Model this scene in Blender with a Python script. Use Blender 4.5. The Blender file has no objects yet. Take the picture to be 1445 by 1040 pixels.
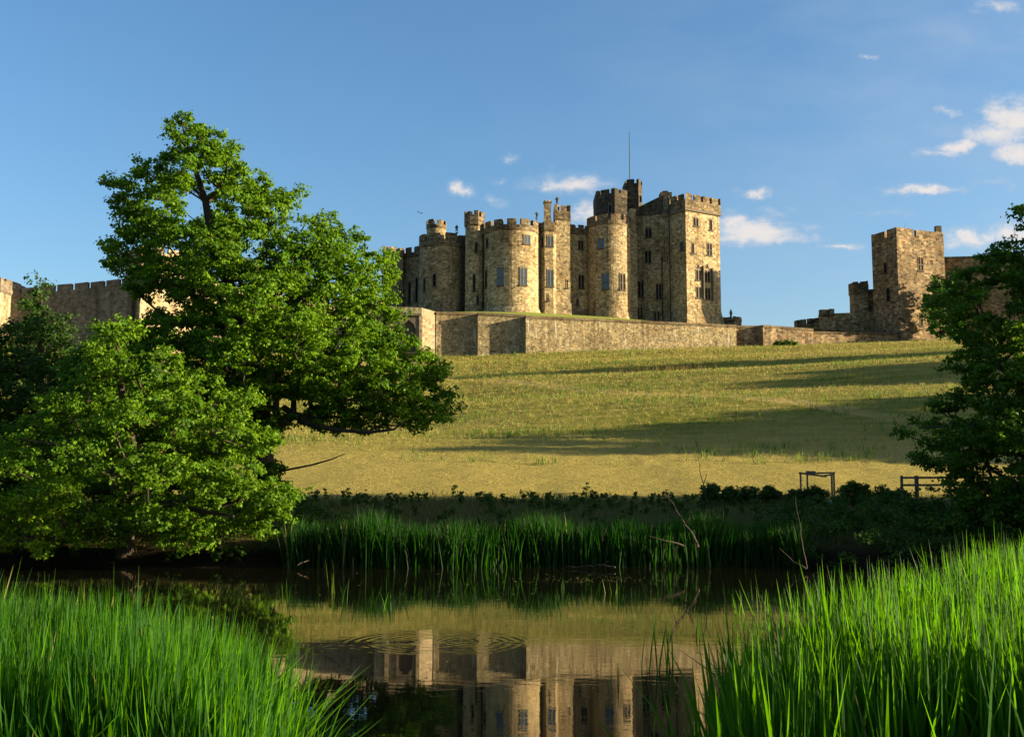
import bpy, bmesh, math, random
import numpy as np
from mathutils import Vector

random.seed(7)
rng = np.random.default_rng(11)
scene = bpy.context.scene
COL = scene.collection
R = math.radians

# ------------------------------------------------------------------ camera
F, CX, CY = 1500.0, 722.5, 520.0          # focal length and centre in photo pixels
CAMZ = 2.25
TILT = math.atan(159.0 / F)
CT, ST = math.cos(TILT), math.sin(TILT)
cam_d = bpy.data.cameras.new("camera")
cam_d.sensor_width = 36.0
cam_d.lens = 36.0 * F / 1445.0
cam_d.clip_start = 0.1
cam_d.clip_end = 20000.0
cam = bpy.data.objects.new("camera", cam_d)
COL.objects.link(cam)
cam.location = (0, 0, CAMZ)
cam.rotation_euler = (math.pi / 2 + TILT, 0, 0)
scene.camera = cam

# ------------------------------------------------------------------ light
SUN_EL, SUN_AZ = R(12.5), R(96.0)          # azimuth from +Y towards +X
SKY = 0.075
scene.view_settings.view_transform = 'Standard'
scene.view_settings.look = 'None'
scene.view_settings.gamma = 1.0
scene.view_settings.use_curve_mapping = False
scene.view_settings.exposure = 1.72
sun_d = bpy.data.lights.new("sun", 'SUN')
sun_d.energy = 5.0
sun_d.angle = R(0.5)
sun_d.color = (1.0, 0.83, 0.54)
sun = bpy.data.objects.new("sun", sun_d)
COL.objects.link(sun)
sdir = Vector((math.sin(SUN_AZ) * math.cos(SUN_EL), math.cos(SUN_AZ) * math.cos(SUN_EL), math.sin(SUN_EL)))
sun.rotation_euler = sdir.to_track_quat('Z', 'Y').to_euler()
sun.location = (60, -10, 40)


class NT:
    """tiny helper round a node tree"""
    def __init__(self, tree):
        self.t = tree
        self.t.nodes.clear()

    def n(self, kind, ins=None, **props):
        nd = self.t.nodes.new(kind)
        for k, v in props.items():
            setattr(nd, k, v)
        for k, v in (ins or {}).items():
            s = nd.inputs[k]
            if isinstance(v, bpy.types.NodeSocket):
                self.t.links.new(v, s)
            else:
                if s.type == 'RGBA' and hasattr(v, '__len__') and len(v) == 3:
                    v = (*v, 1.0)
                s.default_value = v
        return nd

    def math(self, op, a, b=0.0, c=0.0, clamp=False):
        return self.n('ShaderNodeMath', {0: a, 1: b, 2: c}, operation=op, use_clamp=clamp).outputs[0]

    def vmath(self, op, a, b=(0, 0, 0)):
        nd = self.n('ShaderNodeVectorMath', {0: a, 1: b}, operation=op)
        return nd.outputs[1] if op in ('DISTANCE', 'LENGTH', 'DOT_PRODUCT') else nd.outputs[0]

    def mix(self, f, a, b, blend='MIX'):
        nd = self.n('ShaderNodeMix', None, data_type='RGBA', blend_type=blend)
        for k, v in ((0, f), (6, a), (7, b)):
            s = nd.inputs[k]
            if isinstance(v, bpy.types.NodeSocket):
                self.t.links.new(v, s)
            else:
                s.default_value = (*v, 1.0) if hasattr(v, '__len__') and len(v) == 3 else v
        return nd.outputs[2]

    def ramp(self, f, lo, hi, a=0.0, b=1.0, smooth=True):
        nd = self.n('ShaderNodeMapRange', {0: f, 1: lo, 2: hi, 3: a, 4: b})
        nd.interpolation_type = 'SMOOTHSTEP' if smooth else 'LINEAR'
        return nd.outputs[0]

    def noise(self, vec, scale, detail=3.0, rough=0.55, dist=0.0):
        return self.n('ShaderNodeTexNoise', {'Vector': vec, 'Scale': scale, 'Detail': detail, 'Roughness': rough, 'Distortion': dist}).outputs[0]

    def scaled(self, vec, s):
        return self.vmath('MULTIPLY', vec, s)


# world: Nishita sky with scattered cumulus at fixed compass directions
world = bpy.data.worlds.new("World")
scene.world = world
world.use_nodes = True
w = NT(world.node_tree)
sky = w.n('ShaderNodeTexSky', sky_type='NISHITA', sun_disc=False, sun_elevation=SUN_EL, sun_rotation=SUN_AZ,
          altitude=0.0, air_density=1.0, dust_density=1.7, ozone_density=2.6)
geo = w.n('ShaderNodeTexCoord').outputs['Generated']
sep = w.n('ShaderNodeSeparateXYZ', {0: geo})
dy = w.math('MAXIMUM', sep.outputs[1], 0.02)
u = w.math('DIVIDE', sep.outputs[0], dy)
v = w.math('DIVIDE', sep.outputs[2], dy)
uv = w.n('ShaderNodeCombineXYZ', {0: u, 1: v, 2: 0.0}).outputs[0]


def ray(px, py):
    vv = CY - py
    y = F * CT - vv * ST
    return (px - CX) / y, (F * ST + vv * CT) / y      # X/Y and Z/Y


clouds = [  # px, py, half width, half height, weight
    (649, 271, 24, 12, 1.0), (806, 261, 66, 17, .85), (721, 222, 18, 8, .5), (1062, 326, 74, 24, 1.1), (1030, 312, 36, 18, .9),
    (1302, 268, 66, 9, .95), (1190, 348, 44, 7, .75), (1358, 205, 44, 14, .95), (1432, 168, 56, 34, 1.1), (1434, 215, 40, 18, 1.0),
    (1372, 337, 46, 22, 1.05), (1068, 271, 28, 11, .75), (1412, 8, 42, 18, .7), (1226, 81, 15, 6, .6), (1150, 318, 34, 12, .6),
    (815, 306, 34, 18, .75), (1340, 160, 28, 8, .6), (700, 283, 20, 10, .5), (1400, 258, 70, 14, .4), (700, 258, 14, 7, .45), (1445, 305, 80, 14, .45), (985, 316, 60, 22, .7), (1112, 332, 60, 15, .75), (832, 300, 30, 20, .85), (778, 262, 40, 13, .75), (1092, 300, 54, 14, .55), (1398, 190, 60, 24, .9), (1240, 300, 60, 10, .45), (1425, 330, 50, 24, .95), (1330, 214, 50, 14, .7), (1060, 390, 60, 12, .35)]
wcol = w.n('ShaderNodeTexNoise', {'Vector': uv, 'Scale': 34.0, 'Detail': 6.0, 'Roughness': 0.62}).outputs[1]
wuv = w.vmath('ADD', uv, w.vmath('MULTIPLY', w.vmath('SUBTRACT', wcol, (0.5, 0.5, 0.5)), (0.060, 0.026, 0)))
mask = None
for (px, py, a, b, wt) in clouds:
    cu, cv = ray(px, py)
    d = w.vmath('MULTIPLY', w.vmath('SUBTRACT', wuv, (cu, cv, 0)), (F / (a * 1.45), F / (b * 1.5), 0))
    m = w.math('MULTIPLY', w.math('SUBTRACT', 1.0, w.vmath('LENGTH', d), clamp=True), wt)
    mask = m if mask is None else w.math('MAXIMUM', mask, m)
n1 = w.noise(w.scaled(uv, (1, 2.0, 1)), 30.0, 8.0, 0.66, 0.3)
n2 = w.noise(w.scaled(uv, (1, 2.4, 1)), 6.0, 4.0, 0.55)
dens = w.math('MULTIPLY_ADD', w.math('SUBTRACT', n1, 0.5), 1.5, w.math('MULTIPLY', mask, 1.5))
dens = w.math('MULTIPLY', w.ramp(dens, 0.02, 1.45), w.ramp(mask, 0.0, 0.25))
veil = w.math('MULTIPLY', w.ramp(n2, 0.30, 0.75), w.ramp(u, -0.05, 0.5, 0.02, 0.42))
dens = w.math('MAXIMUM', dens, veil)
cloud_c = w.mix(w.ramp(dens, 0.2, 1.0), (0.13 / SKY, 0.17 / SKY, 0.22 / SKY), (0.27 / SKY, 0.25 / SKY, 0.235 / SKY))
sky_c = w.n('ShaderNodeHueSaturation', {'Saturation': 1.16, 'Value': 1.0, 'Color': sky.outputs[0]}).outputs[0]
skyc = w.mix(w.math('MULTIPLY', dens, 0.9), sky_c, cloud_c)
bg = w.n('ShaderNodeBackground', {'Color': skyc, 'Strength': SKY})
w.t.links.new(bg.outputs[0], w.n('ShaderNodeOutputWorld').inputs[0])


# ------------------------------------------------------------------ helpers
def W(px, py, Y):
    a, b = ray(px, py)
    return Vector((a * Y, Y, CAMZ + b * Y))


def X_at(px, Y, py=420):
    return ray(px, py)[0] * Y


def put(o, label=None, cat=None, group=None, kind=None):
    if label: o['label'] = label
    if cat: o['category'] = cat
    if group: o['group'] = group
    if kind: o['kind'] = kind
    return o


def root(name, loc, label, cat, group=None):
    o = bpy.data.objects.new(name, None)
    o.empty_display_size = 0.5
    COL.objects.link(o)
    o.location = loc
    return put(o, label, cat, group)


def link_mesh(name, me, parent=None):
    o = bpy.data.objects.new(name, me)
    COL.objects.link(o)
    if parent is not None:
        o.parent = parent
        p, off = parent, Vector((0, 0, 0))
        while p is not None:
            off += p.location
            p = p.parent
        o.location = -off            # meshes are written in world coordinates
    return o


class MB:
    def __init__(self):
        self.v, self.f, self.uv, self.m = [], [], [], []

    def face(self, pts, uvs=None, m=0):
        i = len(self.v)
        self.v += [tuple(p) for p in pts]
        self.f.append(tuple(range(i, i + len(pts))))
        if uvs is None:
            uvs = [(p[0], p[1]) for p in pts]
        self.uv += list(uvs)
        self.m.append(m)

    def prism(self, poly, z0, z1, m=0, cap=True, top=None, floor=False):
        """poly ccw; top = optional polygon of the upper edge; z1 a number or a list"""
        top = top or poly
        n = len(poly)
        zt = z1 if hasattr(z1, '__len__') else [z1] * n
        s = 0.0
        for i in range(n):
            a, b, c, d = poly[i], poly[(i + 1) % n], top[(i + 1) % n], top[i]
            L = math.hypot(b[0] - a[0], b[1] - a[1])
            self.face([(a[0], a[1], z0), (b[0], b[1], z0), (c[0], c[1], zt[(i + 1) % n]), (d[0], d[1], zt[i])],
                      [(s, z0), (s + L, z0), (s + L, zt[(i + 1) % n]), (s, zt[i])], m)
            s += L
        if cap:
            self.face([(p[0], p[1], zt[i]) for i, p in enumerate(top)], None, m)
        if floor:
            self.face([(p[0], p[1], z0) for p in reversed(poly)], None, m)

    def box(self, c, ax, ay, az, hx, hy, hz, m=0):
        """oriented box: centre, three unit axes, half sizes"""
        c, ax, ay, az = Vector(c), Vector(ax) * hx, Vector(ay) * hy, Vector(az) * hz
        P = lambda i, j, k: c + ax * i + ay * j + az * k
        for q in (((-1, -1, -1), (1, -1, -1), (1, -1, 1), (-1, -1, 1)), ((1, 1, -1), (-1, 1, -1), (-1, 1, 1), (1, 1, 1)),
                  ((1, -1, -1), (1, 1, -1), (1, 1, 1), (1, -1, 1)), ((-1, 1, -1), (-1, -1, -1), (-1, -1, 1), (-1, 1, 1)),
                  ((-1, -1, 1), (1, -1, 1), (1, 1, 1), (-1, 1, 1)), ((-1, 1, -1), (1, 1, -1), (1, -1, -1), (-1, -1, -1))):
            pts = [P(*k) for k in q]
            e1, e2 = (pts[1] - pts[0]).length, (pts[3] - pts[0]).length
            self.face(pts, [(0, 0), (e1, 0), (e1, e2), (0, e2)], m)

    def tube(self, pts, radii, n=6, m=0, cap=True):
        pts = [Vector(p) for p in pts]
        rings = []
        for i, p in enumerate(pts):
            d = (pts[min(i + 1, len(pts) - 1)] - pts[max(i - 1, 0)]).normalized()
            a = d.cross(Vector((0, 0, 1)) if abs(d.z) < 0.9 else Vector((1, 0, 0))).normalized()
            b = d.cross(a)
            rings.append([p + (a * math.cos(2 * math.pi * k / n) + b * math.sin(2 * math.pi * k / n)) * radii[i] for k in range(n)])
        L = 0.0
        for i in range(len(pts) - 1):
            l2 = L + (pts[i + 1] - pts[i]).length
            for k in range(n):
                self.face([rings[i][(k + 1) % n], rings[i][k], rings[i + 1][k], rings[i + 1][(k + 1) % n]],
                          [(k + 1, L), (k, L), (k, l2), (k + 1, l2)], m)
            L = l2
        if cap:
            self.face(rings[-1][::-1], None, m)
            self.face(rings[0], None, m)

    def build(self, name, mats, parent=None, weld=True, smooth=False):
        me = bpy.data.meshes.new(name)
        me.from_pydata(self.v, [], self.f)
        ul = me.uv_layers.new(name="UVMap")
        ul.data.foreach_set("uv", np.array(self.uv, dtype=np.float32).ravel())
        for mt in (mats if isinstance(mats, (list, tuple)) else [mats]):
            me.materials.append(mt)
        me.polygons.foreach_set("material_index", self.m)
        if weld:
            bm = bmesh.new()
            bm.from_mesh(me)
            bmesh.ops.remove_doubles(bm, verts=bm.verts, dist=0.001)
            bm.to_mesh(me)
            bm.free()
        if smooth:
            me.polygons.foreach_set("use_smooth", [True] * len(me.polygons))
        me.update()
        return link_mesh(name, me, parent)


def np_mesh(name, verts, faces_flat, per, mats, parent=None, smooth=False):
    """verts (N,3); faces_flat (M,per) int"""
    me = bpy.data.meshes.new(name)
    me.vertices.add(len(verts))
    me.vertices.foreach_set("co", verts.astype(np.float32).ravel())
    nf = len(faces_flat)
    me.loops.add(nf * per)
    me.loops.foreach_set("vertex_index", faces_flat.astype(np.int32).ravel())
    me.polygons.add(nf)
    me.polygons.foreach_set("loop_start", np.arange(nf, dtype=np.int32) * per)
    for mt in (mats if isinstance(mats, (list, tuple)) else [mats]):
        me.materials.append(mt)
    if smooth:
        me.polygons.foreach_set("use_smooth", np.ones(nf, dtype=bool))
    me.update(calc_edges=True)
    me.validate()
    return link_mesh(name, me, parent)


# ------------------------------------------------------------------ materials
def mat(name):
    m = bpy.data.materials.new(name)
    m.use_nodes = True
    return m, NT(m.node_tree)


def finish(t, shader):
    t.t.links.new(shader, t.n('ShaderNodeOutputMaterial').inputs[0])


def stone(name, c1, c2, mortar, bw=0.62, bh=0.33, stain=(0.45, 0.40, 0.34), stain_amt=0.6, speck=0.5, bump=0.35, streak=0.0):
    m, t = mat(name)
    tc = t.n('ShaderNodeTexCoord')
    uvv, ob = tc.outputs['UV'], tc.outputs['Object']
    warp = t.vmath('ADD', uvv, t.scaled(t.n('ShaderNodeTexNoise', {'Vector': ob, 'Scale': 0.9, 'Detail': 2.0}).outputs[1], (0.18, 0.12, 0)))
    br = t.n('ShaderNodeTexBrick', {'Vector': warp, 'Color1': c1, 'Color2': c2, 'Mortar': mortar, 'Scale': 1.0, 'Mortar Size': 0.022,
                                    'Mortar Smooth': 0.4, 'Bias': 0.0, 'Brick Width': bw, 'Row Height': bh})
    vor = t.n('ShaderNodeTexVoronoi', {'Vector': t.scaled(uvv, (1 / bw, 1 / bh, 1)), 'Scale': 0.95, 'Randomness': 0.85})
    vs = t.n('ShaderNodeSeparateColor', {0: vor.outputs['Color']})
    col = t.mix(t.math('MULTIPLY', t.ramp(vs.outputs[0], 0.55, 1.0), speck), br.outputs[0], tuple(x * 0.42 for x in c2))
    col = t.mix(t.math('MULTIPLY', t.ramp(vs.outputs[1], 0.72, 1.0), speck), col, tuple(min(1, x * 1.5) for x in c1))
    col = t.mix(t.math('MULTIPLY', t.ramp(vs.outputs[2], 0.82, 1.0), speck * 0.8), col, (c1[0] * 1.1, c1[1] * 0.78, c1[2] * 0.5))
    big = t.noise(ob, 0.16, 5.0, 0.6)
    col = t.mix(t.math('MULTIPLY', t.ramp(big, 0.42, 0.68), stain_amt), col, t.mix(1.0, col, stain, 'MULTIPLY'))
    mid = t.noise(ob, 1.3, 4.0, 0.65)
    col = t.mix(t.ramp(mid, 0.48, 0.66, 0.0, 0.85), col, t.mix(1.0, col, (0.50, 0.46, 0.42), 'MULTIPLY'))
    dk = t.noise(t.scaled(ob, (1.0, 1.0, 0.10)), 0.9, 4.0, 0.65)
    col = t.mix(t.ramp(dk, 0.50, 0.70, 0.0, 0.85), col, t.mix(1.0, col, (0.48, 0.44, 0.38), 'MULTIPLY'))
    if streak:
        st = t.noise(t.scaled(ob, (1.0, 1.0, 0.12)), 1.5, 3.0, 0.6)
        col = t.mix(t.ramp(st, 0.60, 0.72, 0.0, streak), col, (0.62, 0.60, 0.54))
    rn = t.n('ShaderNodeObjectInfo').outputs['Random']
    col = t.mix(1.0, col, t.mix(rn, (0.80, 0.78, 0.76), (1.08, 1.04, 0.96)), 'MULTIPLY')
    hgt = t.math('ADD', t.math('MULTIPLY', t.noise(ob, 3.0, 5.0, 0.7), 0.6), t.math('MULTIPLY', vs.outputs[1], 0.35))
    bmp = t.n('ShaderNodeBump', {'Strength': bump, 'Distance': 0.35, 'Height': hgt})
    p = t.n('ShaderNodeBsdfPrincipled', {'Base Color': col, 'Roughness': 0.92, 'Specular IOR Level': 0.2, 'Normal': bmp.outputs[0]})
    finish(t, p.outputs[0])
    return m


def plain(name, col, rough=0.8, noise=0.35, scale=4.0, spec=0.3):
    m, t = mat(name)
    ob = t.n('ShaderNodeTexCoord').outputs['Object']
    c = t.mix(t.ramp(t.noise(ob, scale, 5.0, 0.6), 0.35, 0.7, 0.0, noise), col, tuple(x * 0.35 for x in col))
    p = t.n('ShaderNodeBsdfPrincipled', {'Base Color': c, 'Roughness': rough, 'Specular IOR Level': spec})
    finish(t, p.outputs[0])
    return m


def leafmat(name, dark, light, trans, tmix=0.4, rough=0.6, spec=0.16, dead=0.0):
    m, t = mat(name)
    g = t.n('ShaderNodeNewGeometry')
    rnd = g.outputs['Random Per Island']
    ob = t.n('ShaderNodeTexCoord').outputs['Object']
    big = t.noise(ob, 0.5, 2.0)
    f = t.math('ADD', t.math('MULTIPLY', rnd, 0.65), t.math('MULTIPLY', t.ramp(big, 0.35, 0.65), 0.35))
    c = t.mix(f, dark, light)
    if dead:
        c = t.mix(t.math('GREATER_THAN', rnd, 1.0 - dead), c, (0.26, 0.19, 0.07))
    p = t.n('ShaderNodeBsdfPrincipled', {'Base Color': c, 'Roughness': rough, 'Specular IOR Level': spec})
    tr = t.n('ShaderNodeBsdfTranslucent', {'Color': t.mix(f, tuple(x * 0.7 for x in trans), trans)})
    mx = t.n('ShaderNodeMixShader', {0: tmix, 1: p.outputs[0], 2: tr.outputs[0]})
    finish(t, mx.outputs[0])
    return m


M_KEEP = stone('stone_keep', (0.425, 0.340, 0.200), (0.25, 0.20, 0.115), (0.25, 0.195, 0.125), bw=0.5, bh=0.28, streak=0.15, speck=0.7, bump=0.5)
M_PARA = stone('stone_parapet', (0.215, 0.17, 0.105), (0.10, 0.08, 0.052), (0.14, 0.12, 0.08), stain_amt=0.75, speck=0.8)
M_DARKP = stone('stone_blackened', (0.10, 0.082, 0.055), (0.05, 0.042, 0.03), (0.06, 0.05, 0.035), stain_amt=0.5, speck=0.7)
M_TERR = stone('stone_terrace', (0.365, 0.305, 0.175), (0.22, 0.18, 0.10), (0.25, 0.21, 0.14), bw=0.36, bh=0.24, speck=0.65, stain_amt=0.5, bump=0.6, streak=0.55)
M_BROWN = stone('stone_brown', (0.28, 0.21, 0.12), (0.165, 0.122, 0.072), (0.16, 0.122, 0.08), bw=0.7, bh=0.36, speck=0.9, stain_amt=0.5, bump=0.5)
M_GREYW = stone('stone_grey', (0.21, 0.178, 0.135), (0.155, 0.13, 0.098), (0.2, 0.175, 0.14), stain_amt=0.5, speck=0.4)
M_PALE = stone('stone_pale', (0.40, 0.32, 0.20), (0.30, 0.24, 0.15), (0.33, 0.27, 0.19), stain_amt=0.5, speck=0.5, streak=0.3)
M_TRIM = plain('stone_trim', (0.15, 0.118, 0.078), 0.9, 0.5, 2.0)
M_SILL = plain('dark_sill', (0.07, 0.055, 0.04), 0.9)
M_IRON = plain('dark_iron', (0.02, 0.02, 0.022), 0.6)
M_BRONZE = plain('weathered_statue_stone', (0.10, 0.095, 0.075), 0.85)
M_LEAD = plain('lead_roof', (0.10, 0.10, 0.10), 0.6)
M_WOOD = plain('weathered_wood', (0.20, 0.16, 0.105), 0.85, 0.7, 9.0)
M_DEAD = plain('dead_wood', (0.075, 0.055, 0.036), 0.9, 0.7, 12.0)
M_BARK = plain('bark', (0.055, 0.042, 0.026), 0.95, 0.8, 7.0)
M_POLE = plain('painted_pole', (0.045, 0.075, 0.10), 0.5, 0.1)
M_BIRD = plain('bird_feathers', (0.02, 0.02, 0.02), 0.8)
M_RUBBLE = plain('pale_stone_lump', (0.55, 0.52, 0.46), 0.9)

m, t = mat('window_glass')
p = t.n('ShaderNodeBsdfPrincipled', {'Base Color': (0.03, 0.05, 0.07), 'Roughness': 0.06, 'Specular IOR Level': 0.6})
finish(t, p.outputs[0])
M_GLASS = m
m, t = mat('window_glass_dark')
p = t.n('ShaderNodeBsdfPrincipled', {'Base Color': (0.010, 0.009, 0.008), 'Roughness': 0.9, 'Specular IOR Level': 0.1})
finish(t, p.outputs[0])
M_VOID = m

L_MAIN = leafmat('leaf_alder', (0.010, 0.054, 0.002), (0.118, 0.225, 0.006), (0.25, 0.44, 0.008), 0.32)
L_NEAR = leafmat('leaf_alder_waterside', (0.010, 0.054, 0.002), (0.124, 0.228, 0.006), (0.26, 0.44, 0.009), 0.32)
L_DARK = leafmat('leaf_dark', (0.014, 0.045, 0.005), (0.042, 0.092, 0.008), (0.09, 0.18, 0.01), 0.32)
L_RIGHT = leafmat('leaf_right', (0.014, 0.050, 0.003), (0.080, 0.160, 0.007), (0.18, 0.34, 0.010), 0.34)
L_IVY = leafmat('leaf_ivy', (0.03, 0.12, 0.012), (0.07, 0.22, 0.02), (0.12, 0.30, 0.02), 0.3)
L_SHRUB = leafmat('leaf_shrub', (0.020, 0.045, 0.007), (0.065, 0.105, 0.015), (0.12, 0.19, 0.015), 0.3)
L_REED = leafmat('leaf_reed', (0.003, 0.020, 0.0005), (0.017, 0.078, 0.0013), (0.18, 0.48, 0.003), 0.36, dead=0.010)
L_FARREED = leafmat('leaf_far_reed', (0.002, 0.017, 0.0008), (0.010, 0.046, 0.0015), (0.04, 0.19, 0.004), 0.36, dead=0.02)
L_WEED = leafmat('leaf_weed', (0.05, 0.10, 0.015), (0.12, 0.18, 0.03), (0.22, 0.32, 0.03), 0.4)
L_STRAW = leafmat('leaf_straw', (0.11, 0.115, 0.022), (0.42, 0.335, 0.09), (0.44, 0.35, 0.09), 0.25)
L_BANK = leafmat('leaf_bank_grass', (0.045, 0.055, 0.010), (0.14, 0.135, 0.03), (0.18, 0.2, 0.03), 0.3)
L_RUSH = leafmat('leaf_rush', (0.12, 0.085, 0.022), (0.19, 0.14, 0.035), (0.25, 0.19, 0.04), 0.35)

# ------------------------------------------------------------------ terrain
def yw(x):
    return 180.0 + 0.25 * np.clip(np.asarray(x, float) - 2, 0, 80) + 0.15 * np.clip(np.asarray(x, float) + 15, -100, 0)


def bank(x):
    x = np.asarray(x, float)
    return 28.6 + 0.4 * np.sin(0.35 * x) + 0.22 * np.sin(1.1 * x + 1)


def gz(x, y):
    x = np.asarray(x, float); y = np.asarray(y, float)
    near = np.where(x > 0, 2.6 + 0.95 * np.clip(x - 1.0, 0, 9), 2.6 + 0.8 * np.clip(-x - 0.8, 0, 8))
    zn = np.interp(y - near, [-3, 0, 1.5, 4.0], [0.55, 0.30, -0.25, -0.9])
    d = y - bank(x)
    zf = np.interp(d, [-3, -0.6, 0.0, 0.8, 3.5, 9, 15.5, 33, 34], [-0.9, -0.35, -0.02, 0.45, 0.78, 1.12, 1.50, 3.2, 3.25])
    s = np.clip((y - 62.0) / (yw(x) - 62.0), 0, 1)
    hill = 20.5 * (0.90 * s + 0.10 * s * s) + np.interp(s, [0, .2, .4, 1], [0, .05, .085, .060]) * np.clip(x, -6, 95)
    hill = hill + 0.28 * np.sin(0.21 * y + 0.03 * x + 0.7 * np.sin(0.05 * x)) * np.clip(s * 6, 0, 1) * np.clip((1 - s) * 8, 0, 1)
    zf = zf + np.where(y > 62, hill, 0)
    far = np.clip((y - 330) / 1200, 0, 1)
    zf = zf * (1 - far)
    return np.where(y < 16, zn, zf)


def axis(pts):
    out = []
    for a, b, st in pts:
        out += list(np.arange(a, b, st))
    return np.array(out + [pts[-1][1]])


gx = axis([(-6000, -600, 900), (-600, -140, 46), (-140, -100, 8), (-100, -20, 1.2), (-20, 24, 0.55), (24, 110, 1.2), (110, 160, 8), (160, 600, 44), (600, 6001, 900)])
gy = axis([(-3000, -100, 500), (-100, -10, 15), (-10, 15, 0.6), (15, 27, 1.5), (27, 34, 0.3), (34, 64, 0.7), (64, 205, 0.9), (205, 330, 10), (330, 8001, 700)])
GX, GY = np.meshgrid(gx, gy)
GZ = gz(GX, GY)
amp = np.interp(GY, [28, 34, 60, 180, 210], [0.02, 0.05, 0.05, 0.10, 0.0])
GZ = GZ + amp * rng.normal(0, 0.55, GZ.shape) * (np.abs(GX) < 120)
nx, ny = len(gx), len(gy)
idx = np.arange(nx * ny).reshape(ny, nx)
quads = np.stack([idx[:-1, :-1], idx[:-1, 1:], idx[1:, 1:], idx[1:, :-1]], -1).reshape(-1, 4)

m, t = mat('meadow')
ob = t.n('ShaderNodeTexCoord').outputs['Object']
sp = t.n('ShaderNodeSeparateXYZ', {0: ob})
n_big = t.noise(t.scaled(ob, (0.6, 1.6, 0)), 0.06, 5.0, 0.6)
n_mid = t.noise(t.scaled(ob, (0.5, 1.5, 0)), 0.55, 5.0, 0.65)
n_fine = t.noise(ob, 5.0, 5.0, 0.75)
straw = t.mix(n_fine, (0.27, 0.205, 0.045), (0.55, 0.445, 0.125))
green = t.mix(n_fine, (0.065, 0.085, 0.008), (0.30, 0.30, 0.045))
yy = t.math('MULTIPLY_ADD', t.math('SUBTRACT', n_mid, 0.5), 14.0, sp.outputs[1])
n_ter = t.noise(t.scaled(ob, (0.14, 0.85, 0)), 0.9, 4.0, 0.6)
slope_green = t.math('MULTIPLY', t.ramp(yy, 62, 82), t.ramp(t.math('ADD', t.math('MULTIPLY', n_big, 0.4), t.math('MULTIPLY', n_ter, 0.6)), 0.38, 0.60, 0.30, 1.0))
col = t.mix(slope_green, straw, green)
# a worn sheep track slanting across the slope
trk = t.math('ABSOLUTE', t.math('ADD', t.math('MULTIPLY_ADD', sp.outputs[0], 1.54, sp.outputs[1]), t.math('MULTIPLY_ADD', n_mid, 4.0, -127.0)))
col = t.mix(t.math('MULTIPLY', t.ramp(trk, 1.2, 3.2, 0.85, 0.0), t.ramp(sp.outputs[0], 24, 34, 1.0, 0.0)), col, (0.50, 0.37, 0.13))
nearg = t.mix(n_fine, (0.06, 0.06, 0.015), (0.17, 0.15, 0.04))
yb = t.math('MULTIPLY_ADD', t.math('SUBTRACT', n_mid, 0.5), 5.0, sp.outputs[1])
col = t.mix(t.ramp(yb, 42.5, 45.5), nearg, col)
mud = t.mix(n_fine, (0.006, 0.005, 0.003), (0.026, 0.020, 0.010))
col = t.mix(t.ramp(sp.outputs[2], 0.25, 0.75), mud, col)
hgt = t.math('ADD', t.math('MULTIPLY_ADD', n_ter, 0.9, t.math('MULTIPLY', n_fine, 0.5)), t.math('MULTIPLY', t.noise(t.scaled(ob, (0.7, 1.3, 1)), 1.6, 4.0, 0.7), 1.0))
bmp = t.n('ShaderNodeBump', {'Strength': 1.0, 'Distance': 0.7, 'Height': hgt})
p = t.n('ShaderNodeBsdfPrincipled', {'Base Color': col, 'Roughness': 1.0, 'Specular IOR Level': 0.05, 'Normal': bmp.outputs[0]})
finish(t, p.outputs[0])
ground = np_mesh('ground', np.stack([GX, GY, GZ], -1).reshape(-1, 3), quads, 4, m, smooth=True)
put(ground, 'dry golden meadow rising from the river to the castle walls', kind='structure')

# ------------------------------------------------------------------ water
m, t = mat('river_water')
ob = t.n('ShaderNodeTexCoord').outputs['Object']
wv = t.noise(t.scaled(ob, (1.0, 2.2, 1)), 2.6, 3.0, 0.5, 0.3)
wl = t.noise(t.scaled(ob, (0.5, 1.2, 1)), 0.6, 2.0, 0.5)


def rings(px, py, rad, k, amp):
    Yc = CAMZ / -ray(px, py)[1]
    c = (ray(px, py)[0] * Yc, Yc, 0)
    d = t.vmath('DISTANCE', ob, c)
    env = t.math('MULTIPLY', t.ramp(d, rad * 0.15, rad * 0.8), t.ramp(d, rad, rad * 1.12, 1.0, 0.0))
    env = t.math('MULTIPLY', env, t.ramp(t.noise(t.scaled(ob, (1.0, 1.6, 1)), 1.7, 2.0), 0.35, 0.62, 0.15, 1.15))
    return t.math('MULTIPLY', t.math('MULTIPLY', t.math('SINE', t.math('MULTIPLY', d, k)), env), amp)


wa = t.ramp(t.noise(t.scaled(ob, (0.25, 0.8, 1)), 0.8, 3.0), 0.35, 0.65, 0.25, 1.1)
h = t.math('ADD', t.math('MULTIPLY', wv, t.math('MULTIPLY', wa, 0.7)), t.math('MULTIPLY', wl, 1.0))
h = t.math('ADD', h, rings(615, 906, 1.22, 42.0, 0.26))
h = t.math('ADD', h, rings(560, 906, 0.36, 58.0, 0.45))
h = t.math('ADD', h, rings(668, 905, 0.5, 46.0, 0.22))
bmp = t.n('ShaderNodeBump', {'Strength': 1.0, 'Distance': 0.0014, 'Height': h})
p = t.n('ShaderNodeBsdfPrincipled', {'Base Color': (0.006, 0.006, 0.003), 'Roughness': 0.015, 'IOR': 1.55, 'Specular Tint': (1.0, 0.87, 0.62, 1.0), 'Specular IOR Level': 0.55, 'Normal': bmp.outputs[0]})
finish(t, p.outputs[0])
wx = np.array([-400.0, 400.0]); wy = np.array([1.5, 29.6])
wverts = np.array([(-400, 1.5, 0), (400, 1.5, 0), (400, 30.2, 0), (-400, 30.2, 0)], float)
river = np_mesh('river_water', wverts, np.array([[0, 1, 2, 3]]), 4, m)
put(river, 'dark still river mirroring the castle with spreading ripples', kind='structure')


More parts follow.
